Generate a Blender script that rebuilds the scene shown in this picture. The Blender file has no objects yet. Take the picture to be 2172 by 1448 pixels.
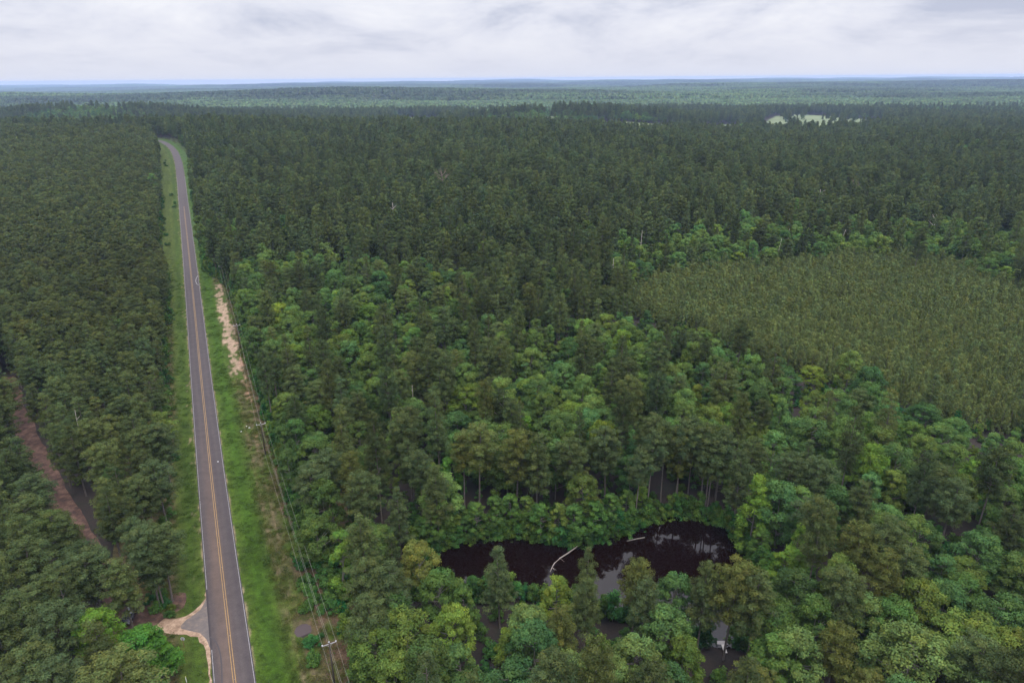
import bpy, math, time
import numpy as np
from mathutils import Matrix, Vector
T0 = time.time()
rng = np.random.default_rng(7)
S = bpy.context.scene
COL = S.collection

# ------------------------------------------------------------------ camera, sky, sun, exposure
CAM_H = 100.0
PITCH = math.radians(21.05)
ROLL = math.radians(-0.41)
F_PX, CX, CY = 1448.0, 1086.0, 724.0            # focal length in photo pixels (24 mm on a 36 mm frame)
cam_d = bpy.data.cameras.new('camera'); cam = bpy.data.objects.new('camera', cam_d); COL.objects.link(cam)
cam_d.lens, cam_d.sensor_width, cam_d.clip_start, cam_d.clip_end = 24.0, 36.0, 0.5, 80000.0
MW = Matrix.Translation((0, 0, CAM_H)) @ Matrix.Rotation(math.pi / 2 - PITCH, 4, 'X') @ Matrix.Rotation(ROLL, 4, 'Z')
cam.matrix_world = MW
S.camera = cam
S.view_settings.view_transform = 'Standard'; S.view_settings.look = 'None'
S.view_settings.exposure = 0.0; S.view_settings.gamma = 1.0
cy = S.cycles
cy.max_bounces = 5; cy.diffuse_bounces = 2; cy.glossy_bounces = 2; cy.transmission_bounces = 3
cy.transparent_max_bounces = 4; cy.volume_bounces = 1
cy.use_denoising = True; cy.denoiser = 'OPENIMAGEDENOISE'; cy.denoising_input_passes = 'RGB_ALBEDO_NORMAL'; cy.denoising_prefilter = 'ACCURATE'

SUN_EL, SUN_AZ = math.radians(58), math.radians(150)
w = bpy.data.worlds.new('World'); S.world = w; w.use_nodes = True
nt = w.node_tree; N = nt.nodes; L = nt.links; N.clear()
out = N.new('ShaderNodeOutputWorld'); bg = N.new('ShaderNodeBackground'); L.new(bg.outputs[0], out.inputs[0])
sky = N.new('ShaderNodeTexSky'); sky.sky_type = 'NISHITA'; sky.sun_disc = False
sky.sun_elevation = SUN_EL; sky.sun_rotation = SUN_AZ; sky.air_density = 1.2; sky.dust_density = 2.5
bg.inputs[1].default_value = 0.1
tc = N.new('ShaderNodeTexCoord')
sep = N.new('ShaderNodeSeparateXYZ'); L.new(tc.outputs['Generated'], sep.inputs[0])
def mth(op, a, b=None, c=None):
    m = N.new('ShaderNodeMath'); m.operation = op
    for i, v in enumerate((a, b, c)):
        if v is None: continue
        if isinstance(v, (int, float)): m.inputs[i].default_value = v
        else: L.new(v, m.inputs[i])
    return m.outputs[0]
zc = mth('MAXIMUM', sep.outputs[2], 0.0)
den = mth('ADD', zc, 0.28)
px_ = mth('DIVIDE', sep.outputs[0], den); py_ = mth('DIVIDE', sep.outputs[1], den)
cmb = N.new('ShaderNodeCombineXYZ'); L.new(px_, cmb.inputs[0]); L.new(py_, cmb.inputs[1])
n1 = N.new('ShaderNodeTexNoise'); n1.inputs['Scale'].default_value = 1.5; n1.inputs['Detail'].default_value = 7; n1.inputs['Roughness'].default_value = 0.62
n1.inputs['Distortion'].default_value = 0.3
L.new(cmb.outputs[0], n1.inputs['Vector'])
cr = N.new('ShaderNodeValToRGB')
cr.color_ramp.elements[0].position = 0.34; cr.color_ramp.elements[0].color = (5.7, 6.1, 7.6, 1)
cr.color_ramp.elements[1].position = 0.62; cr.color_ramp.elements[1].color = (9.4, 9.5, 10.2, 1)
e = cr.color_ramp.elements.new(0.48); e.color = (8.1, 8.3, 9.4, 1)
L.new(n1.outputs['Fac'], cr.inputs[0])
hz = N.new('ShaderNodeMapRange'); L.new(zc, hz.inputs[0]); hz.inputs[1].default_value = 0.0; hz.inputs[2].default_value = 0.07
mixh = N.new('ShaderNodeMix'); mixh.data_type = 'RGBA'; L.new(hz.outputs[0], mixh.inputs[0])
mixh.inputs[6].default_value = (8.0, 8.2, 9.3, 1); L.new(cr.outputs[0], mixh.inputs[7])
# a cloud deck is brighter overhead than at the horizon
zb = N.new('ShaderNodeMapRange'); L.new(zc, zb.inputs[0]); zb.inputs[1].default_value = 0.2; zb.inputs[2].default_value = 0.95
zb.inputs[3].default_value = 1.0; zb.inputs[4].default_value = 4.2
sc_ = N.new('ShaderNodeVectorMath'); sc_.operation = 'SCALE'; L.new(mixh.outputs[2], sc_.inputs[0]); L.new(zb.outputs[0], sc_.inputs['Scale'])
mixs = N.new('ShaderNodeMix'); mixs.data_type = 'RGBA'; mixs.inputs[0].default_value = 0.93
L.new(sky.outputs[0], mixs.inputs[6]); L.new(sc_.outputs[0], mixs.inputs[7])
L.new(mixs.outputs[2], bg.inputs[0])

sun_d = bpy.data.lights.new('sun', 'SUN'); sun = bpy.data.objects.new('sun', sun_d); COL.objects.link(sun)
sun_d.energy = 1.5; sun_d.angle = math.radians(12); sun_d.color = (1.0, 0.95, 0.88)
# sky sun_rotation is clockwise from +Y
sd = Vector((math.sin(SUN_AZ) * math.cos(SUN_EL), math.cos(SUN_AZ) * math.cos(SUN_EL), math.sin(SUN_EL)))
sun.rotation_euler = sd.to_track_quat('Z', 'Y').to_euler(); sun.location = (0, 0, 300)

# ------------------------------------------------------------------ projection helpers (photo pixels <-> world)
MWn = np.array(MW); Rm = MWn[:3, :3]; CP = MWn[:3, 3]
def proj(P):
    q = (np.atleast_2d(P) - CP) @ Rm
    z = -q[:, 2]; zz = np.where(z > 1, z, 1)
    return np.stack([CX + F_PX * q[:, 0] / zz, CY - F_PX * q[:, 1] / zz, z], 1)
def ray(u, v):
    d = Rm @ np.array([(u - CX) / F_PX, -(v - CY) / F_PX, -1.0]); return d

_tab = np.random.default_rng(3).random((64, 64))
def vnoise(x, y):
    x = np.asarray(x, float); y = np.asarray(y, float)
    xi = np.floor(x).astype(int); yi = np.floor(y).astype(int); fx = x - xi; fy = y - yi
    fx = fx * fx * (3 - 2 * fx); fy = fy * fy * (3 - 2 * fy)
    g = lambda a, b: _tab[a % 64, b % 64]
    return (g(xi, yi) * (1 - fx) + g(xi + 1, yi) * fx) * (1 - fy) + (g(xi, yi + 1) * (1 - fx) + g(xi + 1, yi + 1) * fx) * fy
def fbm(x, y, o=4):
    s = 0; a = 0.5; t = 0
    for i in range(o):
        s = s + a * vnoise(x * 2 ** i + 13.7 * i, y * 2 ** i + 7.3 * i); t += a; a *= 0.5
    return s / t
def sm(t): t = np.clip(t, 0, 1); return t * t * (3 - 2 * t)
def gau(x, y, x0, y0, sx, sy): return np.exp(-((x - x0) / sx) ** 2 - ((y - y0) / sy) ** 2)
def terrain0(x, y):
    x = np.asarray(x, float); y = np.asarray(y, float)
    R = 30 - 7 * sm((x + 480) / 260) - 15 * sm((x + 20) / 330) + 5 * gau(x, y, 560, 900, 90, 300)
    yr = 960 - 170 * sm((x - 60) / 450)
    z = R * sm((y - 130) / 830) * (1 - sm((y - yr) / 360))
    z = z + 4.0 * sm((y - 250) / 300) * (fbm(x / 170, y / 170, 2) - .5) * 2 * (1 - sm((y - 1000) / 400))
    z = z + 36 * gau(x, y, -1000, 1720, 330, 170) + 30 * gau(x, y, 130, 1560, 270, 110)
    f = sm((y - 2100) / 1500)
    z = z - 8 * sm((y - 1250) / 200) + f * (-4 + 125 * (fbm(x / 2300 + 5, y / 850, 3) - 0.34)) + sm((y - 6000) / 7000) * 18
    z = z - 45 * sm((-x - 800) / 5000) * sm((y - 3000) / 5000) - 25 * sm((x - 6000) / 5000) * sm((y - 5000) / 6000)
    return z
def hit(u, v, h=0.0, fn=None):
    """ground point whose column of height h tops out at photo pixel (u, v)"""
    fn = fn or terrain0
    d = ray(u, v); t = 20.0
    while t < 20000:
        p = CP + d * t
        if p[2] - h <= fn(p[0], p[1]): break
        t += max(1.0, t * 0.01)
    lo, hi = t - max(1.0, t * 0.01), t
    for _ in range(24):
        m = (lo + hi) / 2; p = CP + d * m
        if p[2] - h <= fn(p[0], p[1]): hi = m
        else: lo = m
    p = CP + d * hi
    return np.array([p[0], p[1], p[2] - h])
def pip(pts, poly):
    x, y = pts[:, 0], pts[:, 1]; c = np.zeros(len(x), bool); n = len(poly); j = n - 1
    for i in range(n):
        xi, yi = poly[i]; xj, yj = poly[j]
        if yi != yj:
            c ^= ((yi > y) != (yj > y)) & (x < (xj - xi) * (y - yi) / (yj - yi) + xi)
        j = i
    return c
def seg_dist(pts, line):
    """distance of 2-D points to an open polyline; also signed side (+ right) and distance along"""
    best = np.full(len(pts), 1e9); side = np.zeros(len(pts)); along = np.zeros(len(pts)); s0 = 0
    for a, b in zip(line[:-1], line[1:]):
        d = b - a; l = np.hypot(*d); t = np.clip(((pts - a) @ d) / (l * l), 0, 1)
        q = pts - (a + t[:, None] * d); r = np.hypot(q[:, 0], q[:, 1]); m = r < best
        best[m] = r[m]; side[m] = np.sign(d[1] * q[m, 0] - d[0] * q[m, 1]); along[m] = s0 + t[m] * l; s0 += l
    return best, side, along

# pond outline: its far shore as the photo shows it, its near shore behind the trees
POND_PX = [(872, 1182), (905, 1160), (960, 1150), (1010, 1138), (1075, 1128), (1150, 1140), (1215, 1150), (1265, 1140), (1330, 1120), (1375, 1098), (1420, 1088),
           (1470, 1086), (1515, 1098), (1555, 1125), (1590, 1165), (1612, 1205), (1640, 1260), (1640, 1320), (1610, 1358), (1560, 1368), (1515, 1366), (1470, 1352),
           (1420, 1335), (1350, 1318), (1280, 1300), (1220, 1282), (1130, 1265), (1030, 1262), (940, 1245), (885, 1215)]
POND = np.array([hit(u, v)[:2] for u, v in POND_PX])
PUD_PX = [(622, 1336), (628, 1328), (640, 1321), (652, 1320), (660, 1326), (662, 1336), (655, 1344), (640, 1350), (628, 1348)]
PUD = np.array([hit(u, v)[:2] for u, v in PUD_PX])
def terrain(x, y):
    x = np.asarray(x, float); y = np.asarray(y, float); shp = x.shape
    z = terrain0(x, y)
    p = np.stack([x.ravel(), y.ravel()], 1); z = np.array(z).ravel() if shp else np.array([float(z)])
    for poly, dep, wd in ((POND, 2.6, 5.0), (PUD, .55, 1.0)):
        c = poly.mean(0); r = np.abs(poly - c).max() + 12
        near = (np.abs(p - c).max(1) < r)
        if near.any():
            q = p[near]; cl = np.vstack([poly, poly[:1]])
            d, _, _ = seg_dist(q, cl); ins = pip(q, poly)
            sd_ = np.where(ins, d, -d)
            z[near] -= dep * sm((sd_ + wd * .35) / wd)
    return z.reshape(shp) if shp else float(z[0])
WATER_Z = -0.75

# ------------------------------------------------------------------ materials
def new_mat(name):
    m = bpy.data.materials.new(name); m.use_nodes = True; t = m.node_tree
    b = t.nodes['Principled BSDF']; return m, t, b
def nz(t, scale, detail=4, rough=.55, coord='Object', dist=0.0):
    n = t.nodes.new('ShaderNodeTexNoise'); n.inputs['Scale'].default_value = scale; n.inputs['Detail'].default_value = detail
    n.inputs['Roughness'].default_value = rough; n.inputs['Distortion'].default_value = dist
    c = t.nodes.new('ShaderNodeTexCoord'); t.links.new(c.outputs[coord], n.inputs['Vector']); return n
def ramp(t, fac, stops):
    r = t.nodes.new('ShaderNodeValToRGB'); el = r.color_ramp.elements
    while len(el) < len(stops): el.new(.5)
    for e_, (p, c) in zip(el, stops): e_.position = p; e_.color = (*c, 1)
    t.links.new(fac, r.inputs[0]); return r
def mixc(t, mode, a, b, f=1.0):
    m = t.nodes.new('ShaderNodeMix'); m.data_type = 'RGBA'; m.blend_type = mode
    for i, v in ((6, a), (7, b)):
        if hasattr(v, 'links') or hasattr(v, 'is_linked'): t.links.new(v, m.inputs[i])
        else: m.inputs[i].default_value = (*v, 1)
    if isinstance(f, (int, float)): m.inputs[0].default_value = f
    else: t.links.new(f, m.inputs[0])
    return m.outputs[2]
def bump(t, b, h, s=.4, d=.1):
    n = t.nodes.new('ShaderNodeBump'); n.inputs['Strength'].default_value = s; n.inputs['Distance'].default_value = d
    t.links.new(h, n.inputs['Height']); t.links.new(n.outputs[0], b.inputs['Normal'])
def leaf_mat(name, base, transl=.25, vary=.45):
    """leaves: colour = species colour x the tree's own tint x per-leaf variation"""
    m, t, b = new_mat(name); nn = t.nodes; ll = t.links
    tint = nn.new('ShaderNodeAttribute'); tint.attribute_type = 'INSTANCER'; tint.attribute_name = 'tint'
    lf = nn.new('ShaderNodeAttribute'); lf.attribute_type = 'GEOMETRY'; lf.attribute_name = 'leaf'
    c = mixc(t, 'MULTIPLY', base, tint.outputs['Vector'])
    c = mixc(t, 'MULTIPLY', c, lf.outputs['Color'], 1.0)
    df = nn.new('ShaderNodeBsdfDiffuse'); tr = nn.new('ShaderNodeBsdfTranslucent')
    ll.new(c, df.inputs[0]); c2 = mixc(t, 'MULTIPLY', c, (1.25, 1.35, .6)); ll.new(c2, tr.inputs[0])
    gl = nn.new('ShaderNodeBsdfGlossy'); gl.inputs['Roughness'].default_value = .55; gl.inputs[0].default_value = (.8, .85, .9, 1)
    mx = nn.new('ShaderNodeMixShader'); mx.inputs[0].default_value = transl; ll.new(df.outputs[0], mx.inputs[1]); ll.new(tr.outputs[0], mx.inputs[2])
    m2 = nn.new('ShaderNodeMixShader'); m2.inputs[0].default_value = .006; ll.new(mx.outputs[0], m2.inputs[1]); ll.new(gl.outputs[0], m2.inputs[2])
    ll.new(m2.outputs[0], nn['Material Output'].inputs[0]); nn.remove(b)
    return m
M_PINE = leaf_mat('pine_needles', (.057, .076, .023), .10)
M_BROAD = leaf_mat('broad_leaves', (.058, .098, .023), .17)
M_YOUNG = leaf_mat('young_pine_needles', (.098, .124, .036), .12)
def bark_mat(name, c1, c2):
    m, t, b = new_mat(name); n = nz(t, 6, 4); n.inputs['Scale'].default_value = 5
    r = ramp(t, n.outputs['Fac'], [(.3, c1), (.7, c2)]); t.links.new(r.outputs[0], b.inputs['Base Color']); b.inputs['Roughness'].default_value = .9
    return m
M_BARK = bark_mat('pine_bark', (.055, .043, .036), (.155, .13, .112))
M_BARK2 = bark_mat('grey_bark', (.06, .052, .042), (.16, .145, .12))
M_DEAD = bark_mat('bleached_wood', (.26, .22, .19), (.55, .49, .43))
def flat_mat(name, col, rough=.7, metal=0, var=.15, scale=8):
    m, t, b = new_mat(name); n = nz(t, scale, 3)
    r = ramp(t, n.outputs['Fac'], [(.3, tuple(c * (1 - var) for c in col)), (.7, tuple(min(1, c * (1 + var)) for c in col))])
    t.links.new(r.outputs[0], b.inputs['Base Color']); b.inputs['Roughness'].default_value = rough; b.inputs['Metallic'].default_value = metal
    return m
def vcol_mat(name, rough=.9, n_scale=3.0, n_amt=.35, fine=14.0, bmp=.3, spec=.3):
    """surface whose broad colour zones come from the 'col' attribute, broken up by two noises"""
    m, t, b = new_mat(name); a = t.nodes.new('ShaderNodeAttribute'); a.attribute_name = 'col'
    n = nz(t, n_scale, 5, .6); r = ramp(t, n.outputs['Fac'], [(.3, (1 - n_amt,) * 3), (.7, (1 + n_amt,) * 3)])
    n2 = nz(t, fine, 3, .7); r2 = ramp(t, n2.outputs['Fac'], [(.32, (1 - n_amt,) * 3), (.68, (1 + n_amt,) * 3)])
    c = mixc(t, 'MULTIPLY', a.outputs['Color'], r.outputs[0]); c = mixc(t, 'MULTIPLY', c, r2.outputs[0])
    t.links.new(c, b.inputs['Base Color']); b.inputs['Roughness'].default_value = rough; b.inputs['Specular IOR Level'].default_value = spec
    if bmp: bump(t, b, n2.outputs['Fac'], bmp, .12)
    return m
M_FLOOR, t, b = new_mat('forest_floor')
n = nz(t, .12, 8, .7); r = ramp(t, n.outputs['Fac'], [(.35, (.010, .0075, .0045)), (.5, (.019, .011, .007)), (.65, (.009, .013, .004))])
n2 = nz(t, 2.2, 5, .7); r2 = ramp(t, n2.outputs['Fac'], [(.3, (.55,) * 3), (.7, (1.4,) * 3)])
t.links.new(mixc(t, 'MULTIPLY', r.outputs[0], r2.outputs[0]), b.inputs['Base Color']); b.inputs['Roughness'].default_value = .95
M_VERGE = vcol_mat('verge_grass', .95, .8, .38, 4.0, .5, .15)
M_ROAD = vcol_mat('chip_seal_asphalt', .85, .5, .13, 5.0, .15, .3)
M_DIRT, t, b = new_mat('red_sandy_dirt')
n = nz(t, .5, 7, .65); r = ramp(t, n.outputs['Fac'], [(.34, (.028, .014, .009)), (.5, (.072, .035, .022)), (.72, (.165, .095, .064))])
n2 = nz(t, 5, 5, .7); r2 = ramp(t, n2.outputs['Fac'], [(.3, (.65,) * 3), (.7, (1.25,) * 3)])
t.links.new(mixc(t, 'MULTIPLY', r.outputs[0], r2.outputs[0]), b.inputs['Base Color']); b.inputs['Roughness'].default_value = .95; bump(t, b, n2.outputs['Fac'], .4, .15)
M_SAND, t, b = new_mat('tan_washed_sand')
n = nz(t, .9, 7, .65); r = ramp(t, n.outputs['Fac'], [(.32, (.13, .078, .048)), (.5, (.27, .178, .115)), (.68, (.40, .285, .19))])
t.links.new(r.outputs[0], b.inputs['Base Color']); b.inputs['Roughness'].default_value = .95; bump(t, b, n.outputs['Fac'], .3, .15)
M_APRON, t, b = new_mat('worn_grey_apron')
n = nz(t, .6, 7, .65); r = ramp(t, n.outputs['Fac'], [(.35, (.082, .070, .066)), (.55, (.12, .096, .082)), (.70, (.20, .135, .10))])
t.links.new(r.outputs[0], b.inputs['Base Color']); b.inputs['Roughness'].default_value = .85
M_PAST, t, b = new_mat('pasture_grass')
n = nz(t, .02, 6, .6); r = ramp(t, n.outputs['Fac'], [(.35, (.075, .105, .035)), (.65, (.14, .165, .07))]); t.links.new(r.outputs[0], b.inputs['Base Color']); b.inputs['Roughness'].default_value = 1
M_WATER, t, b = new_mat('dark_pond_water')
b.inputs['Base Color'].default_value = (.0045, .0015, .0011, 1); b.inputs['Roughness'].default_value = .01; b.inputs['IOR'].default_value = 1.33
n = nz(t, .8, 2); bump(t, b, n.outputs['Fac'], .02, .05)
M_MUD, t, b = new_mat('muddy_water'); b.inputs['Base Color'].default_value = (.04, .024, .021, 1); b.inputs['Roughness'].default_value = .08; b.inputs['IOR'].default_value = 1.33
n = nz(t, 2.5, 2); bump(t, b, n.outputs['Fac'], .05, .05)
M_YEL = flat_mat('yellow_road_paint', (.26, .15, .045), .7, 0, .2, 3)
M_WHT = flat_mat('white_road_paint', (.20, .185, .18), .7, 0, .3, 1.5)
M_POLE = flat_mat('creosoted_wood', (.045, .034, .028), .85)
M_GALV = flat_mat('weathered_pale_timber', (.27, .255, .25), .6, 0, .12)
M_CER = flat_mat('pale_insulator_glaze', (.5, .5, .53), .3)
M_WIRE = flat_mat('aluminium_wire', (.27, .25, .21), .5, .3, .1)

# ------------------------------------------------------------------ object helpers
def mesh_obj(name, V, Fq, mats, parent=None, mi=None, attrs=None, link=True, smooth=False):
    me = bpy.data.meshes.new(name); V = np.asarray(V, np.float32)
    if isinstance(Fq, np.ndarray):
        nf, k = Fq.shape
        me.vertices.add(len(V)); me.vertices.foreach_set('co', V.ravel())
        me.loops.add(nf * k); me.loops.foreach_set('vertex_index', Fq.astype(np.int32).ravel())
        me.polygons.add(nf); me.polygons.foreach_set('loop_start', np.arange(0, nf * k, k, dtype=np.int32))
    else:
        me.from_pydata([tuple(map(float, v)) for v in V], [], Fq)
    for m in (mats if isinstance(mats, (list, tuple)) else [mats]): me.materials.append(m)
    if mi is not None: me.polygons.foreach_set('material_index', np.asarray(mi, np.int32))
    if smooth: me.polygons.foreach_set('use_smooth', np.ones(len(me.polygons), bool))
    for k_, (dom, a) in (attrs or {}).items():
        at = me.attributes.new(k_, 'FLOAT_COLOR', dom)
        a4 = np.ones((len(a), 4), np.float32); a4[:, :3] = a; at.data.foreach_set('color', a4.ravel())
    me.update(calc_edges=True)
    o = bpy.data.objects.new(name, me)
    if link: COL.objects.link(o)
    if parent: o.parent = parent
    return o
def struct(o, kind='structure'): o['kind'] = kind; return o
def empty(name, loc, rz=0.0):
    o = bpy.data.objects.new(name, None); o.location = loc; o.rotation_euler = (0, 0, rz); o.empty_display_size = .3; COL.objects.link(o); return o
def tag(o, label, cat, group=None):
    o['label'] = label; o['category'] = cat
    if group: o['group'] = group
    return o
class MB:
    def __init__(s): s.v = []; s.f = []
    def box(s, c, d, rz=0.0, taper=1.0, rx=0.0):
        x, y, z = [k / 2 for k in d]; n = len(s.v); R = Matrix.Rotation(rz, 3, 'Z') @ Matrix.Rotation(rx, 3, 'X')
        for sz in (-1, 1):
            k = taper if sz > 0 else 1
            for a, b_ in ((-1, -1), (1, -1), (1, 1), (-1, 1)): s.v.append(tuple(R @ Vector((a * x * k, b_ * y * k, sz * z)) + Vector(c)))
        s.f += [(n, n + 3, n + 2, n + 1), (n + 4, n + 5, n + 6, n + 7)] + [(n + i, n + (i + 1) % 4, n + 4 + (i + 1) % 4, n + 4 + i) for i in range(4)]
    def tube(s, pts, rad, k=6, caps=True):
        pts = [Vector(p) for p in pts]; n0 = len(s.v)
        for i, p in enumerate(pts):
            d = (pts[min(i + 1, len(pts) - 1)] - pts[max(i - 1, 0)]).normalized()
            a = d.orthogonal().normalized() if abs(d.z) < .9 else Vector((1, 0, 0)) - d * d.x
            a.normalize(); b_ = d.cross(a); r = rad[i] if hasattr(rad, '__len__') else rad
            for j in range(k):
                an = 2 * math.pi * j / k; s.v.append(tuple(p + (a * math.cos(an) + b_ * math.sin(an)) * r))
        for i in range(len(pts) - 1):
            for j in range(k):
                q = n0 + i * k; s.f.append((q + j, q + (j + 1) % k, q + k + (j + 1) % k, q + k + j))
        if caps: s.f.append(tuple(n0 + j for j in reversed(range(k)))); s.f.append(tuple(n0 + (len(pts) - 1) * k + j for j in range(k)))
    def prism(s, prof, x0, x1):
        n = len(s.v); k = len(prof)
        for x in (x0, x1): s.v += [(x, y, z) for y, z in prof]
        s.f += [(n + i, n + (i + 1) % k, n + k + (i + 1) % k, n + k + i) for i in range(k)] + [tuple(n + i for i in reversed(range(k))), tuple(n + k + i for i in range(k))]
    def build(s, name, mat, parent=None, smooth=False):
        return mesh_obj(name, s.v, s.f, mat, parent, smooth=smooth)

# ------------------------------------------------------------------ ground, road, verges
ys = np.concatenate([np.arange(-160, 60, 20), np.arange(60, 260, 2.5), np.arange(260, 1100, 7), 1100 * (18500 / 1100) ** np.linspace(0, 1, 170)])
ts = np.linspace(-1, 1, 261)
Yg, Tg = np.meshgrid(ys, ts, indexing='ij')
Wd = 190 + np.maximum(Yg, 0) * .93 + 900 * sm((Yg - 1000) / 3000)
Xg = Tg * Wd
Zg = terrain(Xg, Yg)
# keep the sheet just under the road and verges
nr, nc = Yg.shape; idx = np.arange(nr * nc).reshape(nr, nc)
Fg = np.stack([idx[:-1, :-1], idx[:-1, 1:], idx[1:, 1:], idx[1:, :-1]], -1).reshape(-1, 4)
CL_PX = [(498, 1448), (471.5, 1220), (447, 1000), (424, 775), (403, 560), (393.5, 470), (388, 420), (383.5, 375), (379, 345), (371, 322), (360, 309), (345, 301), (333, 297)]
CLp = [hit(u, v)[:2] for u, v in CL_PX]
d0 = CLp[0] - CLp[2]; d0 /= np.hypot(*d0)
CLp = [CLp[0] + d0 * 160, CLp[0] + d0 * 70] + CLp
dl = CLp[-1] - CLp[-2]; dl /= np.hypot(*dl)
CLp += [CLp[-1] + dl * 60 + np.array([-20, -10]), CLp[-1] + dl * 110 + np.array([-80, -40])]
CLp = np.array(CLp)
sl = np.r_[0, np.cumsum(np.hypot(*np.diff(CLp, axis=0).T))]
sd_n = np.arange(0, sl[-1], 1.0)
CLd = np.stack([np.interp(sd_n, sl, CLp[:, k]) for k in (0, 1)], 1)
ker = np.hanning(81); ker /= ker.sum()
for k in (0, 1):
    pad = np.r_[CLd[0, k] + (np.arange(-40, 0)) * (CLd[1, k] - CLd[0, k]), CLd[:, k], CLd[-1, k] + np.arange(1, 41) * (CLd[-1, k] - CLd[-2, k])]
    CLd[:, k] = np.convolve(pad, ker, 'valid')
CL = CLd
tan = np.gradient(CL, axis=0); tan /= np.hypot(tan[:, 0], tan[:, 1])[:, None]; nrm = np.stack([tan[:, 1], -tan[:, 0]], 1)   # + = right
CLs = np.r_[0, np.cumsum(np.hypot(*np.diff(CL, axis=0).T))]
CLc = CL[::12]
def strip(name, lat0, lat1, dlat, mat, lift, colfn=None, s0=0, s1=1e9, smooth=True, wob=0.0):
    i0 = np.searchsorted(CLs, s0); i1 = min(np.searchsorted(CLs, s1), len(CL) - 1)
    ii = np.arange(i0, i1 + 1); la = np.linspace(0, 1, int(round((lat1 - lat0) / dlat)) + 1)
    lats = lat0 + la * (lat1 - lat0)
    A = np.repeat(ii, len(la)); B = np.tile(lats, len(ii))
    if wob:
        e0 = np.tile(np.abs(la - .5) * 2, len(ii)) ** 3; B = B + e0 * wob * (fbm(CLs[A] / 3, B * 0 + lat0, 3) - .5) * 2 * np.sign(B - (lat0 + lat1) / 2)
    P = CL[A] + nrm[A] * B[:, None]
    Z = terrain0(P[:, 0], P[:, 1]) + lift
    n_, m_ = len(ii), len(la); id_ = np.arange(n_ * m_).reshape(n_, m_)
    Fs = np.stack([id_[:-1, :-1], id_[:-1, 1:], id_[1:, 1:], id_[1:, :-1]], -1).reshape(-1, 4)
    at = {'col': ('POINT', colfn(B, CLs[A], P))} if colfn else None
    return mesh_obj(name, np.c_[P, Z], Fs, mat, attrs=at, smooth=smooth)
d_, s_, _ = seg_dist(np.stack([Xg.ravel(), Yg.ravel()], 1), CLc)
lat_g = (d_ * s_).reshape(Yg.shape)
low = np.where(Yg < 300, .12, .45) * (1 - sm((np.abs(lat_g) - 26) / 8)) * (Yg < 1300)
ground = struct(mesh_obj('ground', np.c_[Xg.ravel(), Yg.ravel(), (Zg - low).ravel()], Fg, M_FLOOR, smooth=True))

def lerp(a, b, t): return np.asarray(a)[None] * (1 - t[:, None]) + np.asarray(b)[None] * t[:, None]
def blend(c, col, m): return c * (1 - m[:, None]) + np.asarray(col)[None] * m[:, None]
def road_col(lat, s, P):
    y = P[:, 1]
    c = lerp((.045, .036, .035), (.067, .054, .051), fbm(lat * .8, s / 40, 3))
    for l0 in (-2.55, -1.05, 1.05, 2.55):       # polished wheel paths
        c = blend(c, (.043, .034, .037), .55 * np.exp(-((lat - l0) / .38) ** 2) * (.6 + .5 * vnoise(s / 25, lat * 0 + l0)))
    c = blend(c, (.028, .024, .027), .8 * sm((np.abs(lat) - 3.05) / .25))
    rust = sm((210 - y) / 90) * np.exp(-((lat + .9) / 1.4) ** 2) * .75
    c = blend(c, (.115, .076, .055), rust * (.5 + .7 * fbm(lat, s / 6, 3)))
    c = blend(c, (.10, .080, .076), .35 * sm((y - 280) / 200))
    return c
def right_col(lat, s, P):
    y = P[:, 1]; n1_ = fbm(lat / 2.5, s / 5, 4); n2_ = fbm(lat / 1.2 + 9, s / 2.6, 3); n3_ = fbm(lat / 4 + 3, s / 22, 3)
    c = lerp((.032, .054, .005), (.060, .084, .011), n1_)
    viv = np.exp(-((lat - (7.0 + 1.2 * (n3_ - .5))) / 2.6) ** 2)
    c = blend(c, (.027, .066, .003), viv * .75)
    c = c * (.72 + .56 * fbm(lat / 1.5 + 60, s / 14, 4))[:, None]
    dry = sm((lat - 9.2 - 2 * (n3_ - .5)) / 2.0)
    c = blend(c, (.070, .058, .028), dry * sm((n1_ + n2_ - .75) / .5) * .9)
    for l0 in (11.0, 12.9):                      # wheel ruts of the two-track
        c = blend(c, (.20, .135, .085), np.exp(-((lat - l0 - .5 * (n3_ - .5)) / .3) ** 2) * (.02 + .45 * n2_) * sm((260 - y) / 100))
    soil = sm((lat - 13.2) / 2.5) * sm((n1_ - .28) / .3)
    c = blend(c, (.085, .048, .031), soil * .8)
    patch = np.exp(-((y - 275) / 52) ** 4) * np.exp(-((lat - 11.9) / 2.1) ** 2)
    c = blend(c, (.29, .205, .14), sm((patch * 1.5 + (n2_ - .5) * 2.6 + (n1_ - .5) * 2 - .40) / .9) * .95 * sm(patch * 4))
    p2 = np.exp(-((y - 215) / 45) ** 4) * np.exp(-((lat - 14.2) / 1.0) ** 2)
    c = blend(c, (.34, .19, .125), sm((p2 + (n2_ - .5) * 2.4 - .6) / 1.0) * .7 * sm(p2 * 4))
    c = blend(c, (.24, .17, .115), sm((3.85 - lat + (n2_ - .5) * 1.5) / .7) * .75 * (lat < 4.6))
    c = blend(c, (.055, .10, .03), sm((y - 330) / 100) * .6 * sm((n1_ - .3) / .3))
    return c
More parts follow.
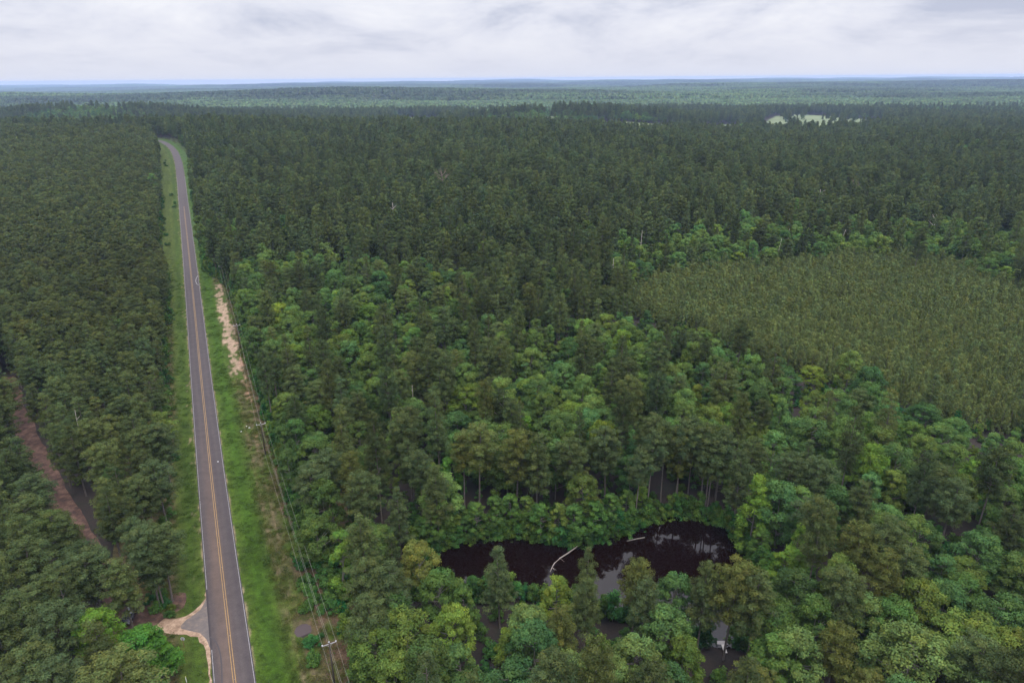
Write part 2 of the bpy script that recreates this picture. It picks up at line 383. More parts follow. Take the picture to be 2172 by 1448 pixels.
def left_col(lat, s, P):
    y = P[:, 1]; a = -lat; n1_ = fbm(lat / 2.5 + 20, s / 5, 4); n2_ = fbm(lat / 1.2 + 31, s / 2.6, 3); n3_ = fbm(lat / 4 + 40, s / 22, 3)
    c = lerp((.036, .054, .007), (.064, .084, .014), n1_)
    c = blend(c, (.026, .054, .004), np.exp(-((a - 6.0) / 1.6) ** 2) * .6)
    c = c * (.72 + .56 * fbm(lat / 1.5 + 80, s / 14, 4))[:, None]
    brown = sm((a - 8.0 - 2.0 * (n3_ - .5)) / 2.0) * sm((330 - y) / 80)
    c = blend(c, (.095, .064, .036), brown * (.4 + .55 * n1_))
    c = blend(c, (.24, .17, .115), sm((3.8 - a + (n2_ - .5) * 1.5) / .7) * .75 * (a < 4.6))
    sp = sm((n2_ - .74) / .06) * sm((a - 3.6) / 1) * sm((6.2 - a) / 1)
    c = blend(c, (.22, .15, .10), sp * .5)
    return c
struct(strip('grass_verge', 3.2, 30, .4, M_VERGE, -.02, right_col, wob=0))
struct(strip('grass_verge', -22, -3.2, .4, M_VERGE, -.02, left_col, wob=0))
struct(strip('road', -3.5, 3.5, .25, M_ROAD, .05, road_col))
# painted lines (sheets a few mm above the road)
yr0 = 40
struct(strip('road_marking', -.27, -.15, .06, M_YEL, .058, s0=yr0, s1=640))
struct(strip('road_marking', .15, .27, .06, M_YEL, .058, s0=yr0, s1=640))
sJ = seg_dist(np.array([hit(437, 1262)[:2], hit(446, 1375)[:2]]), CLc)[2]
struct(strip('road_marking', -3.32, -3.2, .06, M_WHT, .058, s0=sJ[0] + 1, s1=760))
struct(strip('road_marking', -3.32, -3.2, .06, M_WHT, .058, s0=yr0, s1=sJ[1] - 1))
struct(strip('road_marking', 3.2, 3.32, .06, M_WHT, .058, s0=yr0, s1=760))
# pale looped skid on the road
sq = MB(); pts = [hit(u, v) for u, v in ((419.5, 585), (416.5, 590), (415, 596), (417, 602), (421, 605))]
for a, b_ in zip(pts[:-1], pts[1:]):
    d = b_ - a; d /= np.hypot(d[0], d[1]); nn_ = np.array([d[1], -d[0], 0]) * .16; k = len(sq.v)
    up = np.array([0, 0, .11]); sq.v += [tuple(a - nn_ + up), tuple(a + nn_ + up), tuple(b_ + nn_ + up), tuple(b_ - nn_ + up)]; sq.f.append((k, k + 1, k + 2, k + 3))
struct(sq.build('road_marking', M_WHT))

sq = MB(); pts = [hit(u, v) for u, v in ((446, 1350), (452, 1354), (459, 1362), (464, 1374), (468, 1390), (470, 1410), (471, 1446), (471.5, 1490))]; M_TYREMARK = flat_mat('rubber_mark', (.042, .033, .033), .8)
for a, b_ in zip(pts[:-1], pts[1:]):
    d = b_ - a; d /= np.hypot(d[0], d[1]); nn_ = np.array([d[1], -d[0], 0]) * .13; k = len(sq.v)
    up = np.array([0, 0, .064]); sq.v += [tuple(a - nn_ + up), tuple(a + nn_ + up), tuple(b_ + nn_ + up), tuple(b_ - nn_ + up)]; sq.f.append((k, k + 1, k + 2, k + 3))
struct(sq.build('tyre_mark', M_TYREMARK))
def sheet(name, poly_px, mat, lift, sub=1.2, jit=.5, seed=1):
    P = np.array([hit(u, v)[:2] for u, v in poly_px]); r_ = np.random.default_rng(seed); outp = []
    for a, b_ in zip(P, np.roll(P, -1, 0)):
        n_ = max(1, int(np.hypot(*(b_ - a)) / sub))
        for k in range(n_):
            outp.append(a + (b_ - a) * k / n_ + r_.normal(0, jit * .3, 2))
    outp = np.array(outp); Z = terrain0(outp[:, 0], outp[:, 1]) + lift
    o = mesh_obj(name, np.c_[outp, Z], [tuple(range(len(outp)))], mat)
    return struct(o)
sheet('dirt_driveway', [(438, 1250), (434, 1268), (424, 1284), (408, 1297), (392, 1306), (372, 1311), (344, 1309), (322, 1300), (318, 1330), (342, 1340), (362, 1345), (395, 1346), (418, 1352), (432, 1368), (440, 1392), (441, 1420), (441, 1475), (447, 1475), (447, 1380), (440, 1300)], M_SAND, .005, seed=2)
sheet('driveway_apron', [(438, 1262), (434, 1276), (426, 1292), (412, 1304), (396, 1315), (383, 1326), (385, 1332), (405, 1337), (424, 1342), (436, 1354), (444, 1372), (447, 1372), (446, 1320), (443, 1280)], M_APRON, .018, jit=.35, seed=3)
sheet('dirt_bank', [(357, 1262), (378, 1256), (396, 1257), (397, 1275), (388, 1290), (374, 1297), (360, 1292), (352, 1278)], M_DIRT, .02, seed=4)
TRACK_PX = [(20, 800), (40, 870), (66, 930), (92, 985), (118, 1035), (150, 1085), (178, 1130), (205, 1180), (232, 1228), (262, 1275), (300, 1308), (345, 1322)]
TR = np.array([hit(u, v)[:2] for u, v in TRACK_PX])
sl_ = np.r_[0, np.cumsum(np.hypot(*np.diff(TR, axis=0).T))]; sn_ = np.arange(0, sl_[-1], 1.5)
TRd = np.stack([np.interp(sn_, sl_, TR[:, k]) for k in (0, 1)], 1)
tt = np.gradient(TRd, axis=0); tt /= np.hypot(tt[:, 0], tt[:, 1])[:, None]; tn = np.stack([tt[:, 1], -tt[:, 0]], 1)
w1 = 1.2 + 1.6 * fbm(sn_ / 6, sn_ * 0, 3); w2 = 1.9 + 2.2 * fbm(sn_ / 6 + 50, sn_ * 0, 3)
PL = TRd - tn * w1[:, None]; PR = TRd + tn * w2[:, None]; k = len(TRd)
PP = np.vstack([PL, TRd, PR]); ii = np.arange(k - 1)
Ft = np.vstack([np.stack([ii, ii + k, ii + k + 1, ii + 1], 1), np.stack([ii + k, ii + 2 * k, ii + 2 * k + 1, ii + k + 1], 1)])
struct(mesh_obj('dirt_track', np.c_[PP, terrain0(PP[:, 0], PP[:, 1]) + .10], Ft, M_DIRT, smooth=True))
sheet('dirt_clearing', [(232, 1270), (262, 1250), (300, 1262), (325, 1290), (330, 1325), (300, 1335), (250, 1330), (215, 1310)], M_DIRT, .14, seed=8)
sheet('dirt_clearing', [(0, 1310), (40, 1300), (60, 1330), (60, 1370), (20, 1390), (-30, 1380)], M_DIRT, .14, seed=9)
# water
struct(mesh_obj('pond_water', np.c_[POND * 1.0, np.full(len(POND), WATER_Z)], [tuple(range(len(POND)))], M_WATER))
o = struct(mesh_obj('puddle_water', np.c_[PUD, np.full(len(PUD), -.22)], [tuple(range(len(PUD)))], M_MUD))
# the verge sheet is cut open over the puddle
for vo in [x for x in COL.objects if x.name.startswith('grass_verge')]:
    me = vo.data; co = np.empty(len(me.vertices) * 3, np.float32); me.vertices.foreach_get('co', co); co = co.reshape(-1, 3)
    dz = terrain(co[:, 0], co[:, 1]) - terrain0(co[:, 0], co[:, 1]); co[:, 2] += dz; me.vertices.foreach_set('co', co.ravel()); me.update()

# ------------------------------------------------------------------ tree makers
def leaf_cards(C, Nn, size, asp, rr):
    n_ = len(C); Nn = Nn / np.maximum(np.linalg.norm(Nn, axis=1), 1e-6)[:, None]
    a = rr.normal(size=(n_, 3)); a -= Nn * (a * Nn).sum(1)[:, None]; a /= np.linalg.norm(a, axis=1)[:, None]
    b_ = np.cross(Nn, a); s_ = size * rr.uniform(.65, 1.35, n_)[:, None]
    V = np.stack([C - a * s_, C - b_ * s_ * asp, C + a * s_, C + b_ * s_ * asp], 1).reshape(-1, 3)
    return V, np.arange(4 * n_).reshape(-1, 4)
def clump_leaves(cl, rad, per, size, asp, rr, flat=.7, up=.35, rnd=.45, lo=-.35):
    """leaves on the shells of leaf clumps; cl (n,3), rad (n,)"""
    n_ = len(cl); k = np.repeat(np.arange(n_), per)
    d = rr.normal(size=(len(k), 3)); d /= np.linalg.norm(d, axis=1)[:, None]
    d[:, 2] = np.where(d[:, 2] < lo, -d[:, 2], d[:, 2])
    r_ = rad[k] * rr.uniform(.62, 1.08, len(k)) * (1 + .25 * np.sin(d[:, 0] * 5 + k) * np.cos(d[:, 1] * 5 + 2 * k))
    off = d * r_[:, None]; off[:, 2] *= flat
    C = cl[k] + off; Nn = d + rr.normal(size=d.shape) * rnd + np.array([0, 0, up])
    V, Fq = leaf_cards(C, Nn, size, asp, rr)
    cv = rr.uniform(.72, 1.28, n_)[k] ; lv = rr.uniform(.8, 1.2, len(k)); yel = rr.normal(0, .08, len(k)) + rr.normal(0, .06, n_)[k]
    col = np.stack([cv * lv * (1 + yel), cv * lv, cv * lv * (1 - yel)], 1)
    return V, Fq, col
def trunk_mesh(H, r0, lean, tips, rr, k=6, top=.96, br=.05):
    m = MB(); zs = np.linspace(0, H * top, 7); wob = np.cumsum(rr.normal(0, .05, (7, 2)), 0) + np.outer(zs / H, lean); wob[0] = 0
    m.tube([(wob[i, 0], wob[i, 1], zs[i] - (.4 if i == 0 else 0)) for i in range(7)], [r0 * (1 - .78 * z / H) for z in zs], k, False)
    for tp in tips:
        z0 = max(tp[2] - .35 * math.hypot(tp[0], tp[1]) - .3, .15 * H); x0 = np.interp(z0, zs, wob[:, 0]); y0 = np.interp(z0, zs, wob[:, 1])
        mid = ((x0 + tp[0]) / 2, (y0 + tp[1]) / 2, (z0 + tp[2]) / 2 - .15)
        m.tube([(x0, y0, z0), mid, tuple(tp)], [br * 1.6, br * 1.1, br * .5], 4, False)
    return np.array(m.v), m.f
def pine(seed, det, H=22.0, R=3.7, base=.48, shape=0, tw=1.0):
    rr = np.random.default_rng(seed); cl = []; rd = []; lean = rr.normal(0, .35, 2)
    zz = base * H + .4
    while zz < H - .5:
        t_ = (zz - base * H) / (H * (1 - base))
        prof = (math.sin(math.pi * min(1, .22 + .78 * t_) ** 1.15) ** .55 if shape == 0 else (1.04 - t_) ** .75 if shape == 1 else (1.05 - t_) ** .5 * (.7 + .3 * min(1, t_ / .3))) if t_ < .97 else .22
        L_ = R * prof * rr.uniform(.75, 1.15); nb = max(2, int(round(2.1 * L_ + rr.uniform(-.5, 1.4)))); a0 = rr.uniform(0, 6.28)
        for q in range(nb):
            a = a0 + 6.283 * q / nb + rr.normal(0, .3); l = L_ * rr.uniform(.55, 1.12); rise = rr.uniform(-.2, .9) + .12 * l
            for fr in ((1.0,) if l < 1.7 else (1.0, .55)):
                cl.append([math.cos(a) * l * fr + lean[0] * zz / H, math.sin(a) * l * fr + lean[1] * zz / H, zz + rise * fr]); rd.append(rr.uniform(.72, 1.18) * (1.0 if fr == 1 else .85) * tw)
        zz += rr.uniform(1.0, 1.5) * tw
    for q in range(3): cl.append([lean[0] + rr.normal(0, .4), lean[1] + rr.normal(0, .4), H - .3 - .5 * q]); rd.append(.75 * tw)
    cl = np.array(cl); rd = np.array(rd)
    per, size = {2: (135, .175), 1: (40, .31), 0: (11, .62)}[det]
    V, Fq, col = clump_leaves(cl, rd * (1.0 if det else 1.05), per, size, .42 if det == 2 else .6, rr, flat=.72)
    tips = cl[rr.permutation(len(cl))[: {2: 26, 1: 8, 0: 0}[det]]]
    tv, tf = trunk_mesh(H, .23, lean, tips, rr, k={2: 7, 1: 5, 0: 4}[det])
    return V, Fq, col, tv, tf
def broad(seed, det, H=17.0, R=4.2, base=.25, shape=0):
    rr = np.random.default_rng(seed); cl = []; rd = []; lean = rr.normal(0, .5, 2)
    n_ = int(66 * (R / 4.2) ** 1.3)
    for q in range(n_):
        t_ = rr.uniform(0, 1) ** .8; zz = H * (base + (1 - base) * t_)
        if shape == 0: prof = math.sqrt(max(.03, 1 - (max(0, t_ - .35) / .68) ** 2)) * (.72 + .28 * min(1, t_ / .35))
        elif shape == 1: prof = (1.03 - t_) ** .7 * (.75 + .25 * min(1, t_ / .2))
        else: prof = .9 - .3 * t_
        l = R * prof * (.45 + .5 * rr.uniform(0, 1) ** .5); a = rr.uniform(0, 6.283)
        cl.append([math.cos(a) * l + lean[0] * t_, math.sin(a) * l + lean[1] * t_, zz - .6]); rd.append(rr.uniform(.7, 1.3) * (R / 4.2) ** .4 * (.72 if shape == 1 and t_ > .7 else 1))
    cl.append([lean[0], lean[1], H - 1.0]); rd.append(1.0)
    cl = np.array(cl); rd = np.array(rd)
    per, size = {2: (165, .185), 1: (50, .32), 0: (12, .66)}[det]
    V, Fq, col = clump_leaves(cl, rd, per, size, .62, rr, flat=.8, up=.4, rnd=.45)
    tips = cl[rr.permutation(len(cl))[: {2: 18, 1: 6, 0: 0}[det]]]
    tv, tf = trunk_mesh(H * .8, .2, lean * .7, tips, rr, k={2: 7, 1: 5, 0: 4}[det], br=.06)
    return V, Fq, col, tv, tf
def young(seed, det, H=8.5, R=1.9):
    rr = np.random.default_rng(seed); cl = []; rd = []
    zz = .8
    while zz < H - .4:
        t_ = zz / H; L_ = R * (1.05 - t_) ** .7; nb = max(3, int(3.4 * L_)); a0 = rr.uniform(0, 6.28)
        for q in range(nb):
            a = a0 + 6.283 * q / nb; l = L_ * rr.uniform(.7, 1.15); cl.append([math.cos(a) * l, math.sin(a) * l, zz + .45 * l]); rd.append(rr.uniform(.38, .55))
        zz += .8
    for q in range(3): cl.append([0, 0, H - .25 - .35 * q]); rd.append(.24)
    cl = np.array(cl); rd = np.array(rd)
    per, size = {2: (44, .15), 1: (16, .27), 0: (6, .5)}[det]
    V, Fq, col = clump_leaves(cl, rd, per, size, .45, rr, flat=1.5, up=.2)
    tv, tf = trunk_mesh(H, .09, (0, 0), cl[:0], rr, k=4)
    return V, Fq, col, tv, tf
def shrub(seed, det, H=3.6, R=1.9):
    rr = np.random.default_rng(seed); n_ = 15; a = rr.uniform(0, 6.283, n_); l = R * rr.uniform(.1, .85, n_); t_ = rr.uniform(.12, .85, n_)
    cl = np.stack([np.cos(a) * l * (1.05 - t_ * .6), np.sin(a) * l * (1.05 - t_ * .6), H * t_], 1); rd = rr.uniform(.5, .95, n_)
    per, size = {2: (75, .17), 1: (24, .32), 0: (9, .55)}[det]
    V, Fq, col = clump_leaves(cl, rd, per, size, .6, rr, flat=.85, up=.5)
    tv, tf = trunk_mesh(H * .75, .06, (0, 0), cl[:5] if det == 2 else cl[:0], rr, k=4, br=.03)
    return V, Fq, col, tv, tf
NOCOL = lambda n_: np.ones((n_, 3))
class Kind: pass
def make_kind(fn, variants, mleaf, mbark, leafname, stemname):
    K = Kind(); K.parts = []; K.src = bpy.data.collections.new(fn.__name__ + '_sources'); K.nv = len(variants); K.dims = []
    for vi, kw in enumerate(variants):
        V, Fq, col, tv, tf = fn(100 + vi * 7, 2, **kw)
        c_ = mesh_obj(leafname, V, Fq, mleaf, attrs={'leaf': ('FACE', col)}, link=False)
        t_ = mesh_obj(stemname, tv, tf, mbark, link=False)
        K.parts.append((c_.data, t_.data)); K.dims.append(kw)
        bpy.data.objects.remove(c_); bpy.data.objects.remove(t_)
        for det in (2, 1, 0):
            if det != 2: V, Fq, col, tv, tf = fn(100 + vi * 7, det, **kw)
            tf4 = [f if len(f) == 4 else f + (f[-1],) for f in tf]
            tf4 = np.array([f for f in tf if len(f) == 4])
            AV = np.vstack([V, tv]); AF = np.vstack([Fq, tf4 + len(V)])
            o = mesh_obj('src_%d_%02d' % (2 - det, vi), AV, AF, [mleaf, mbark], mi=np.r_[np.zeros(len(Fq)), np.ones(len(tf4))], attrs={'leaf': ('FACE', np.vstack([col, NOCOL(len(tf4))]))}, link=False)
            K.src.objects.link(o)
    return K
K_PINE = make_kind(pine, [dict(base=.4), dict(R=4.1, base=.42), dict(R=3.1, base=.40, shape=2), dict(R=3.6, base=.30, shape=1), dict(R=4.4, base=.50, H=23), dict(R=3.7, base=.34, shape=2), dict(R=3.3, base=.54, H=23), dict(R=3.9, base=.36, shape=1)], M_PINE, M_BARK, 'crown', 'trunk')
K_BROAD = make_kind(broad, [dict(), dict(R=5.0, H=16), dict(R=3.6, H=18, base=.2), dict(R=4.2, H=19, base=.08, shape=1), dict(R=4.6, H=15, base=.3), dict(R=3.2, H=14, base=.15), dict(R=2.3, H=17, base=.03, shape=2), dict(R=5.8, H=17, base=.3)], M_BROAD, M_BARK2, 'crown', 'trunk')
K_YOUNG = make_kind(young, [dict(), dict(H=9.5, R=1.9), dict(H=7.5, R=1.6), dict(H=8, R=2.0), dict(H=10, R=1.8)], M_YOUNG, M_BARK, 'crown', 'trunk')
K_SHRUB = make_kind(shrub, [dict(), dict(H=2.4, R=1.6), dict(H=5.0, R=2.0), dict(H=6.5, R=2.1)], M_BROAD, M_BARK2, 'foliage', 'stem')
print('sources', round(time.time() - T0, 1))

# ------------------------------------------------------------------ scatter (only for what is kind 'stuff')
def scatter(name, P, idx_, rot, scl, tint, coll):
    n_ = len(P); me = bpy.data.meshes.new(name); me.vertices.add(n_); me.vertices.foreach_set('co', np.asarray(P, np.float32).ravel())
    def at(nm, ty, dat, key='value'):
        a = me.attributes.new(nm, ty, 'POINT'); a.data.foreach_set(key, dat)
    at('idx', 'INT', np.asarray(idx_, np.int32)); at('rot', 'FLOAT', np.asarray(rot, np.float32))
    at('scl', 'FLOAT_VECTOR', np.asarray(scl, np.float32).ravel(), 'vector'); at('tint', 'FLOAT_VECTOR', np.asarray(tint, np.float32).ravel(), 'vector')
    o = bpy.data.objects.new(name, me); COL.objects.link(o)
    g = bpy.data.node_groups.new(name + '_nodes', 'GeometryNodeTree'); g.interface.new_socket('Geometry', in_out='INPUT', socket_type='NodeSocketGeometry'); g.interface.new_socket('Geometry', in_out='OUTPUT', socket_type='NodeSocketGeometry')
    gi = g.nodes.new('NodeGroupInput'); go = g.nodes.new('NodeGroupOutput'); ip = g.nodes.new('GeometryNodeInstanceOnPoints'); ci = g.nodes.new('GeometryNodeCollectionInfo')
    ci.inputs['Collection'].default_value = coll; ci.inputs['Separate Children'].default_value = True; ci.inputs['Reset Children'].default_value = True
    def na(nm, ty):
        q = g.nodes.new('GeometryNodeInputNamedAttribute'); q.data_type = ty; q.inputs[0].default_value = nm; return [s for s in q.outputs if s.enabled][0]
    g.links.new(gi.outputs[0], ip.inputs['Points']); g.links.new(ci.outputs[0], ip.inputs['Instance']); ip.inputs['Pick Instance'].default_value = True
    g.links.new(na('idx', 'INT'), ip.inputs['Instance Index']); g.links.new(na('scl', 'FLOAT_VECTOR'), ip.inputs['Scale'])
    cx = g.nodes.new('ShaderNodeCombineXYZ'); g.links.new(na('rot', 'FLOAT'), cx.inputs[2]); er = g.nodes.new('FunctionNodeEulerToRotation'); g.links.new(cx.outputs[0], er.inputs[0]); g.links.new(er.outputs[0], ip.inputs['Rotation'])
    g.links.new(ip.outputs[0], go.inputs[0])
    md = o.modifiers.new('scatter', 'NODES'); md.node_group = g
    o['kind'] = 'stuff'; return o

# ------------------------------------------------------------------ the hand-placed trees the photo shows clearly
# (u, v of the crown's top, kind, height m, variant, width scale, tint)
LIME = (1.6, 1.65, .9); VIV = (.85, 1.3, .7); PALE = (1.6, 1.4, 1.5); YEL = (1.6, 1.38, 1.05); GRN = (1.0, 1.05, .9); BLU = (.95, 1.1, 1.2); DK = (.7, .8, .8)
P0 = (1, 1, 1); PO = (1.25, 1.08, .8); PG = (.95, 1.0, 1.15); PD = (.75, .8, .85); PB = (1.45, 1.3, 1.1)
HAND = [
 (1385, 912, 'p', 23, 6, .9, PG), (1415, 897, 'p', 23, 4, .8, P0), (1448, 892, 'p', 24, 6, 1.0, PG), (1475, 887, 'p', 23, 4, .8, PG), (1505, 897, 'p', 24, 6, .95, P0), (1535, 907, 'p', 23, 6, .9, PG),
 (1585, 1003, 'b', 20, 3, 1.08, LIME), (1699, 1108, 'b', 15, 3, .72, LIME), (1675, 1165, 'b', 11, 5, 1.25, LIME), (712, 1122, 'b', 17, 6, 1.3, LIME), (1848, 945, 'b', 19, 0, 1.0, LIME),
 (200, 1294, 'b', 15, 0, 1.0, (1.5, 1.65, .8)), (298, 1340, 'b', 12, 4, 1.05, VIV), (325, 1352, 'b', 10, 5, 1.3, VIV), (235, 1398, 'p', 20, 4, 1.35, PB),
 (1057, 1160, 'p', 19, 3, .95, PG), (1248, 1162, 'p', 17, 3, .75, P0), (1352, 1184, 'p', 19, 0, .85, PO), (1375, 1232, 'p', 19, 5, .9, PG), (1500, 1198, 'p', 20, 5, .85, P0), (1562, 1192, 'p', 22, 1, 1.0, PO), (1610, 1225, 'p', 21, 0, .95, P0),
 (880, 1150, 'b', 14, 1, .9, (2.0, 1.3, 1.1)), (925, 1214, 'b', 15, 4, .95, GRN), (985, 1245, 'b', 12, 5, .9, GRN), (1125, 1288, 'b', 15, 0, 1.0, PALE), (1180, 1228, 'b', 13, 5, 1.0, (1.7, 1.4, .8)), (1345, 1352, 'b', 15, 4, .95, PALE), (1218, 1392, 'b', 15, 0, 1.0, PALE), (1300, 1412, 'b', 13, 1, .9, PALE),
 (1430, 1218, 'b', 15, 4, .85, BLU), (1415, 1300, 'b', 16, 0, 1.1, (1.1, 1.2, 1.3)), (1458, 1358, 'b', 14, 1, .85, (1.2, 1.05, .7)), (1648, 1352, 'b', 14, 4, 1.0, (1.2, 1.25, 1.0)), (1610, 1415, 'p', 14, 1, 1.0, PO),
 (1245, 1228, 'p', 17, 5, .85, P0), (1190, 1290, 'p', 16, 5, .95, PO), (1265, 1350, 'b', 13, 5, 1.0, (1.1, 1.0, .7)), (1080, 1330, 'b', 12, 5, 1.0, (1.5, 1.3, .8)),
 (780, 1185, 'p', 19, 1, 1.0, P0), (830, 1200, 'p', 19, 0, 1.0, PG), (835, 1258, 'b', 15, 5, .95, BLU), (775, 1270, 'p', 19, 4, 1.0, P0), (860, 1300, 'b', 16, 7, .95, YEL), (795, 1330, 'b', 16, 7, .9, (1.2, 1.15, .9)), (830, 1395, 'b', 15, 1, .9, YEL),
 (1735, 1265, 'b', 15, 1, .8, GRN), (1800, 1215, 'p', 19, 1, 1.0, P0), (1830, 1115, 'p', 20, 4, 1.0, PO), (1890, 1100, 'p', 20, 4, 1.05, P0), (1935, 1160, 'p', 19, 1, 1.0, P0), (1890, 1175, 'p', 20, 5, 1.0, PO), (1735, 1055, 'p', 19, 4, 1.0, PG), (1740, 975, 'p', 19, 4, 1.1, PG), (1835, 1025, 'p', 18, 5, 1.0, P0),
 (1960, 1240, 'b', 16, 7, .9, (1.5, 1.25, .9)), (1900, 1275, 'b', 15, 1, .95, (1.0, 1.15, 1.0)), (1845, 1270, 'b', 14, 4, .9, PALE), (1940, 1350, 'b', 17, 7, 1.25, PALE), (2080, 1312, 'b', 16, 7, 1.2, YEL), (2150, 1340, 'b', 14, 1, 1.0, (1.9, 1.4, .9)), (2020, 1240, 'b', 13, 1, 1.0, BLU), (2130, 1270, 'b', 15, 7, 1.0, BLU), (2060, 1225, 'b', 13, 4, .9, GRN),
 (1655, 1275, 'b', 16, 7, .85, GRN), (1785, 1320, 'p', 18, 0, .9, PO), (1700, 1340, 'b', 15, 1, .95, PALE), (1850, 1425, 'p', 13, 1, 1.0, PO), (2160, 975, 'b', 16, 1, 1.0, (1.2, 1.3, 1.1)), (2080, 970, 'b', 15, 5, 1.0, LIME), (2110, 985, 'b', 14, 5, 1.0, (1.4, 1.4, .9)), (1988, 985, 'p', 18, 1, 1.1, P0), (2030, 1020, 'p', 19, 4, 1.1, PG), (2140, 1080, 'b', 15, 7, .9, BLU), (2085, 1130, 'b', 15, 1, 1.0, BLU),
 (1012, 905, 'p', 22, 4, 1.15, PB), (1095, 918, 'p', 22, 1, 1.1, PO), (1140, 925, 'p', 22, 5, 1.0, P0), (1050, 1010, 'p', 20, 5, 1.0, P0), (980, 925, 'p', 20, 6, 1.0, PO), (1215, 930, 'p', 21, 4, 1.0, P0), (1290, 905, 'p', 21, 1, 1.0, PG), (890, 955, 'p', 20, 6, 1.0, PG), (840, 1035, 'p', 18, 3, .9, PG), (765, 1005, 'p', 20, 4, 1.05, P0), (690, 955, 'p', 20, 4, 1.15, PG), (655, 990, 'p', 19, 1, 1.1, PG), (740, 965, 'p', 20, 5, 1.0, PO), (860, 880, 'p', 21, 6, 1.0, P0), (730, 850, 'p', 20, 5, .9, P0),
 (955, 970, 'b', 13, 5, 1.0, (1.0, 1.35, .7)), (620, 890, 'b', 17, 2, .9, (1.0, 1.25, 1.2)), (1115, 880, 'b', 12, 5, 1.0, (1.2, 1.4, .7)), (1645, 838, 'b', 13, 5, .9, (1.6, 1.5, .9)), (1505, 860, 'b', 16, 1, .95, (1.7, 1.35, 1.0)), (1505, 705, 'b', 12, 5, .8, GRN),
 (1893, 426, 'b', 19, 3, .75, (1.9, 1.55, .8)), (1692, 420, 'b', 21, 3, .8, (1.4, 1.5, 1.1)), (1060, 1190, 'b', 12, 5, .7, GRN), (320, 368, 'b', 24, 2, 1.0, (1.5, 1.5, 1.5)), (1030, 512, 'b', 16, 4, 1.0, (1.6, 1.6, .9)),
 (690, 515, 'b', 17, 1, 1.0, PALE), (570, 530, 'b', 16, 1, 1.0, (1.6, 1.4, 1.1)), (780, 645, 'b', 17, 1, 1.0, (1.4, 1.4, .9)), (650, 690, 'b', 17, 7, 1.0, (1.4, 1.3, .9)), (740, 700, 'b', 15, 4, .9, (1.5, 1.5, .9)), (880, 640, 'b', 17, 2, 1.1, GRN), (720, 630, 'b', 17, 0, 1.0, (1.4, 1.4, 1.0)), (960, 635, 'b', 17, 0, 1.0, GRN),
 (1400, 960, 'p', 22, 4, .95, P0), (1450, 905, 'p', 22, 1, .95, PO), (1500, 925, 'p', 22, 4, .9, PG), (1545, 960, 'p', 21, 5, .9, PG), (1380, 880, 'p', 21, 1, 1.0, P0), (1605, 930, 'p', 20, 4, .9, P0), (1330, 985, 'p', 20, 6, .9, PG), (1685, 960, 'p', 20, 4, .95, PG),
 (905, 1092, 'b', 9, 5, 0.9, (0.9, 1, 0.9)),
 (938, 1080, 'b', 10, 5, 1, (1, 1.1, 0.9)),
 (975, 1068, 'b', 9, 5, 0.95, (0.9, 1.05, 1.1)),
 (1012, 1060, 'b', 10, 5, 1, (1.1, 1.15, 0.9)),
 (1050, 1052, 'b', 10, 5, 0.9, (0.9, 1, 0.9)),
 (1085, 1050, 'b', 9, 5, 1, (1, 1.15, 0.9)),
 (1118, 1055, 'b', 8, 5, 0.9, (1.3, 1.2, 1)),
 (1150, 1062, 'b', 10, 5, 1, (0.9, 1.1, 0.9)),
 (1185, 1070, 'b', 9, 5, 0.95, (1.5, 1.25, 1)),
 (1222, 1070, 'b', 10, 5, 1, (0.9, 1.1, 1)),
 (1262, 1062, 'b', 10, 5, 1.05, (0.85, 1.1, 0.9)),
 (1298, 1050, 'b', 9, 5, 0.9, (1, 1.15, 1)),
 (1330, 1042, 'b', 8, 5, 0.9, (1.2, 1.2, 1)),
 (1362, 1030, 'b', 7, 5, 0.8, (1.5, 1.4, 0.9)),
 (1610, 1120, 'b', 9, 5, 0.9, (1, 1.1, 0.9)),
 (1640, 1165, 'b', 9, 5, 0.9, (1, 1.2, 0.8)),
 (60, 1010, 'p', 18, 4, 1.1, PG), (40, 1060, 'p', 18, 1, 1.1, P0), (110, 1085, 'p', 17, 1, 1.0, (1.1, 1.15, 1.0)), (135, 1095, 'p', 17, 5, 1.0, P0), (40, 1150, 'p', 18, 4, 1.15, P0), (170, 1170, 'p', 18, 1, 1.1, PG), (110, 1200, 'p', 18, 4, 1.15, P0), (100, 1290, 'p', 18, 4, 1.1, PG), (30, 1260, 'p', 18, 4, 1.1, P0), (50, 1370, 'p', 18, 1, 1.2, P0), (110, 1400, 'p', 17, 4, 1.1, PG), (330, 1120, 'p', 18, 4, 1.15, P0), (300, 1125, 'p', 19, 1, 1.1, PG), (318, 1160, 'p', 15, 1, .95, PG), (325, 980, 'p', 19, 4, 1.1, PG), (285, 1015, 'p', 18, 1, 1.1, P0), (335, 900, 'p', 19, 1, 1.1, PG), (235, 990, 'b', 16, 2, .8, DK), (300, 905, 'p', 19, 4, 1.0, (1.2, 1.15, 1.1)),
]
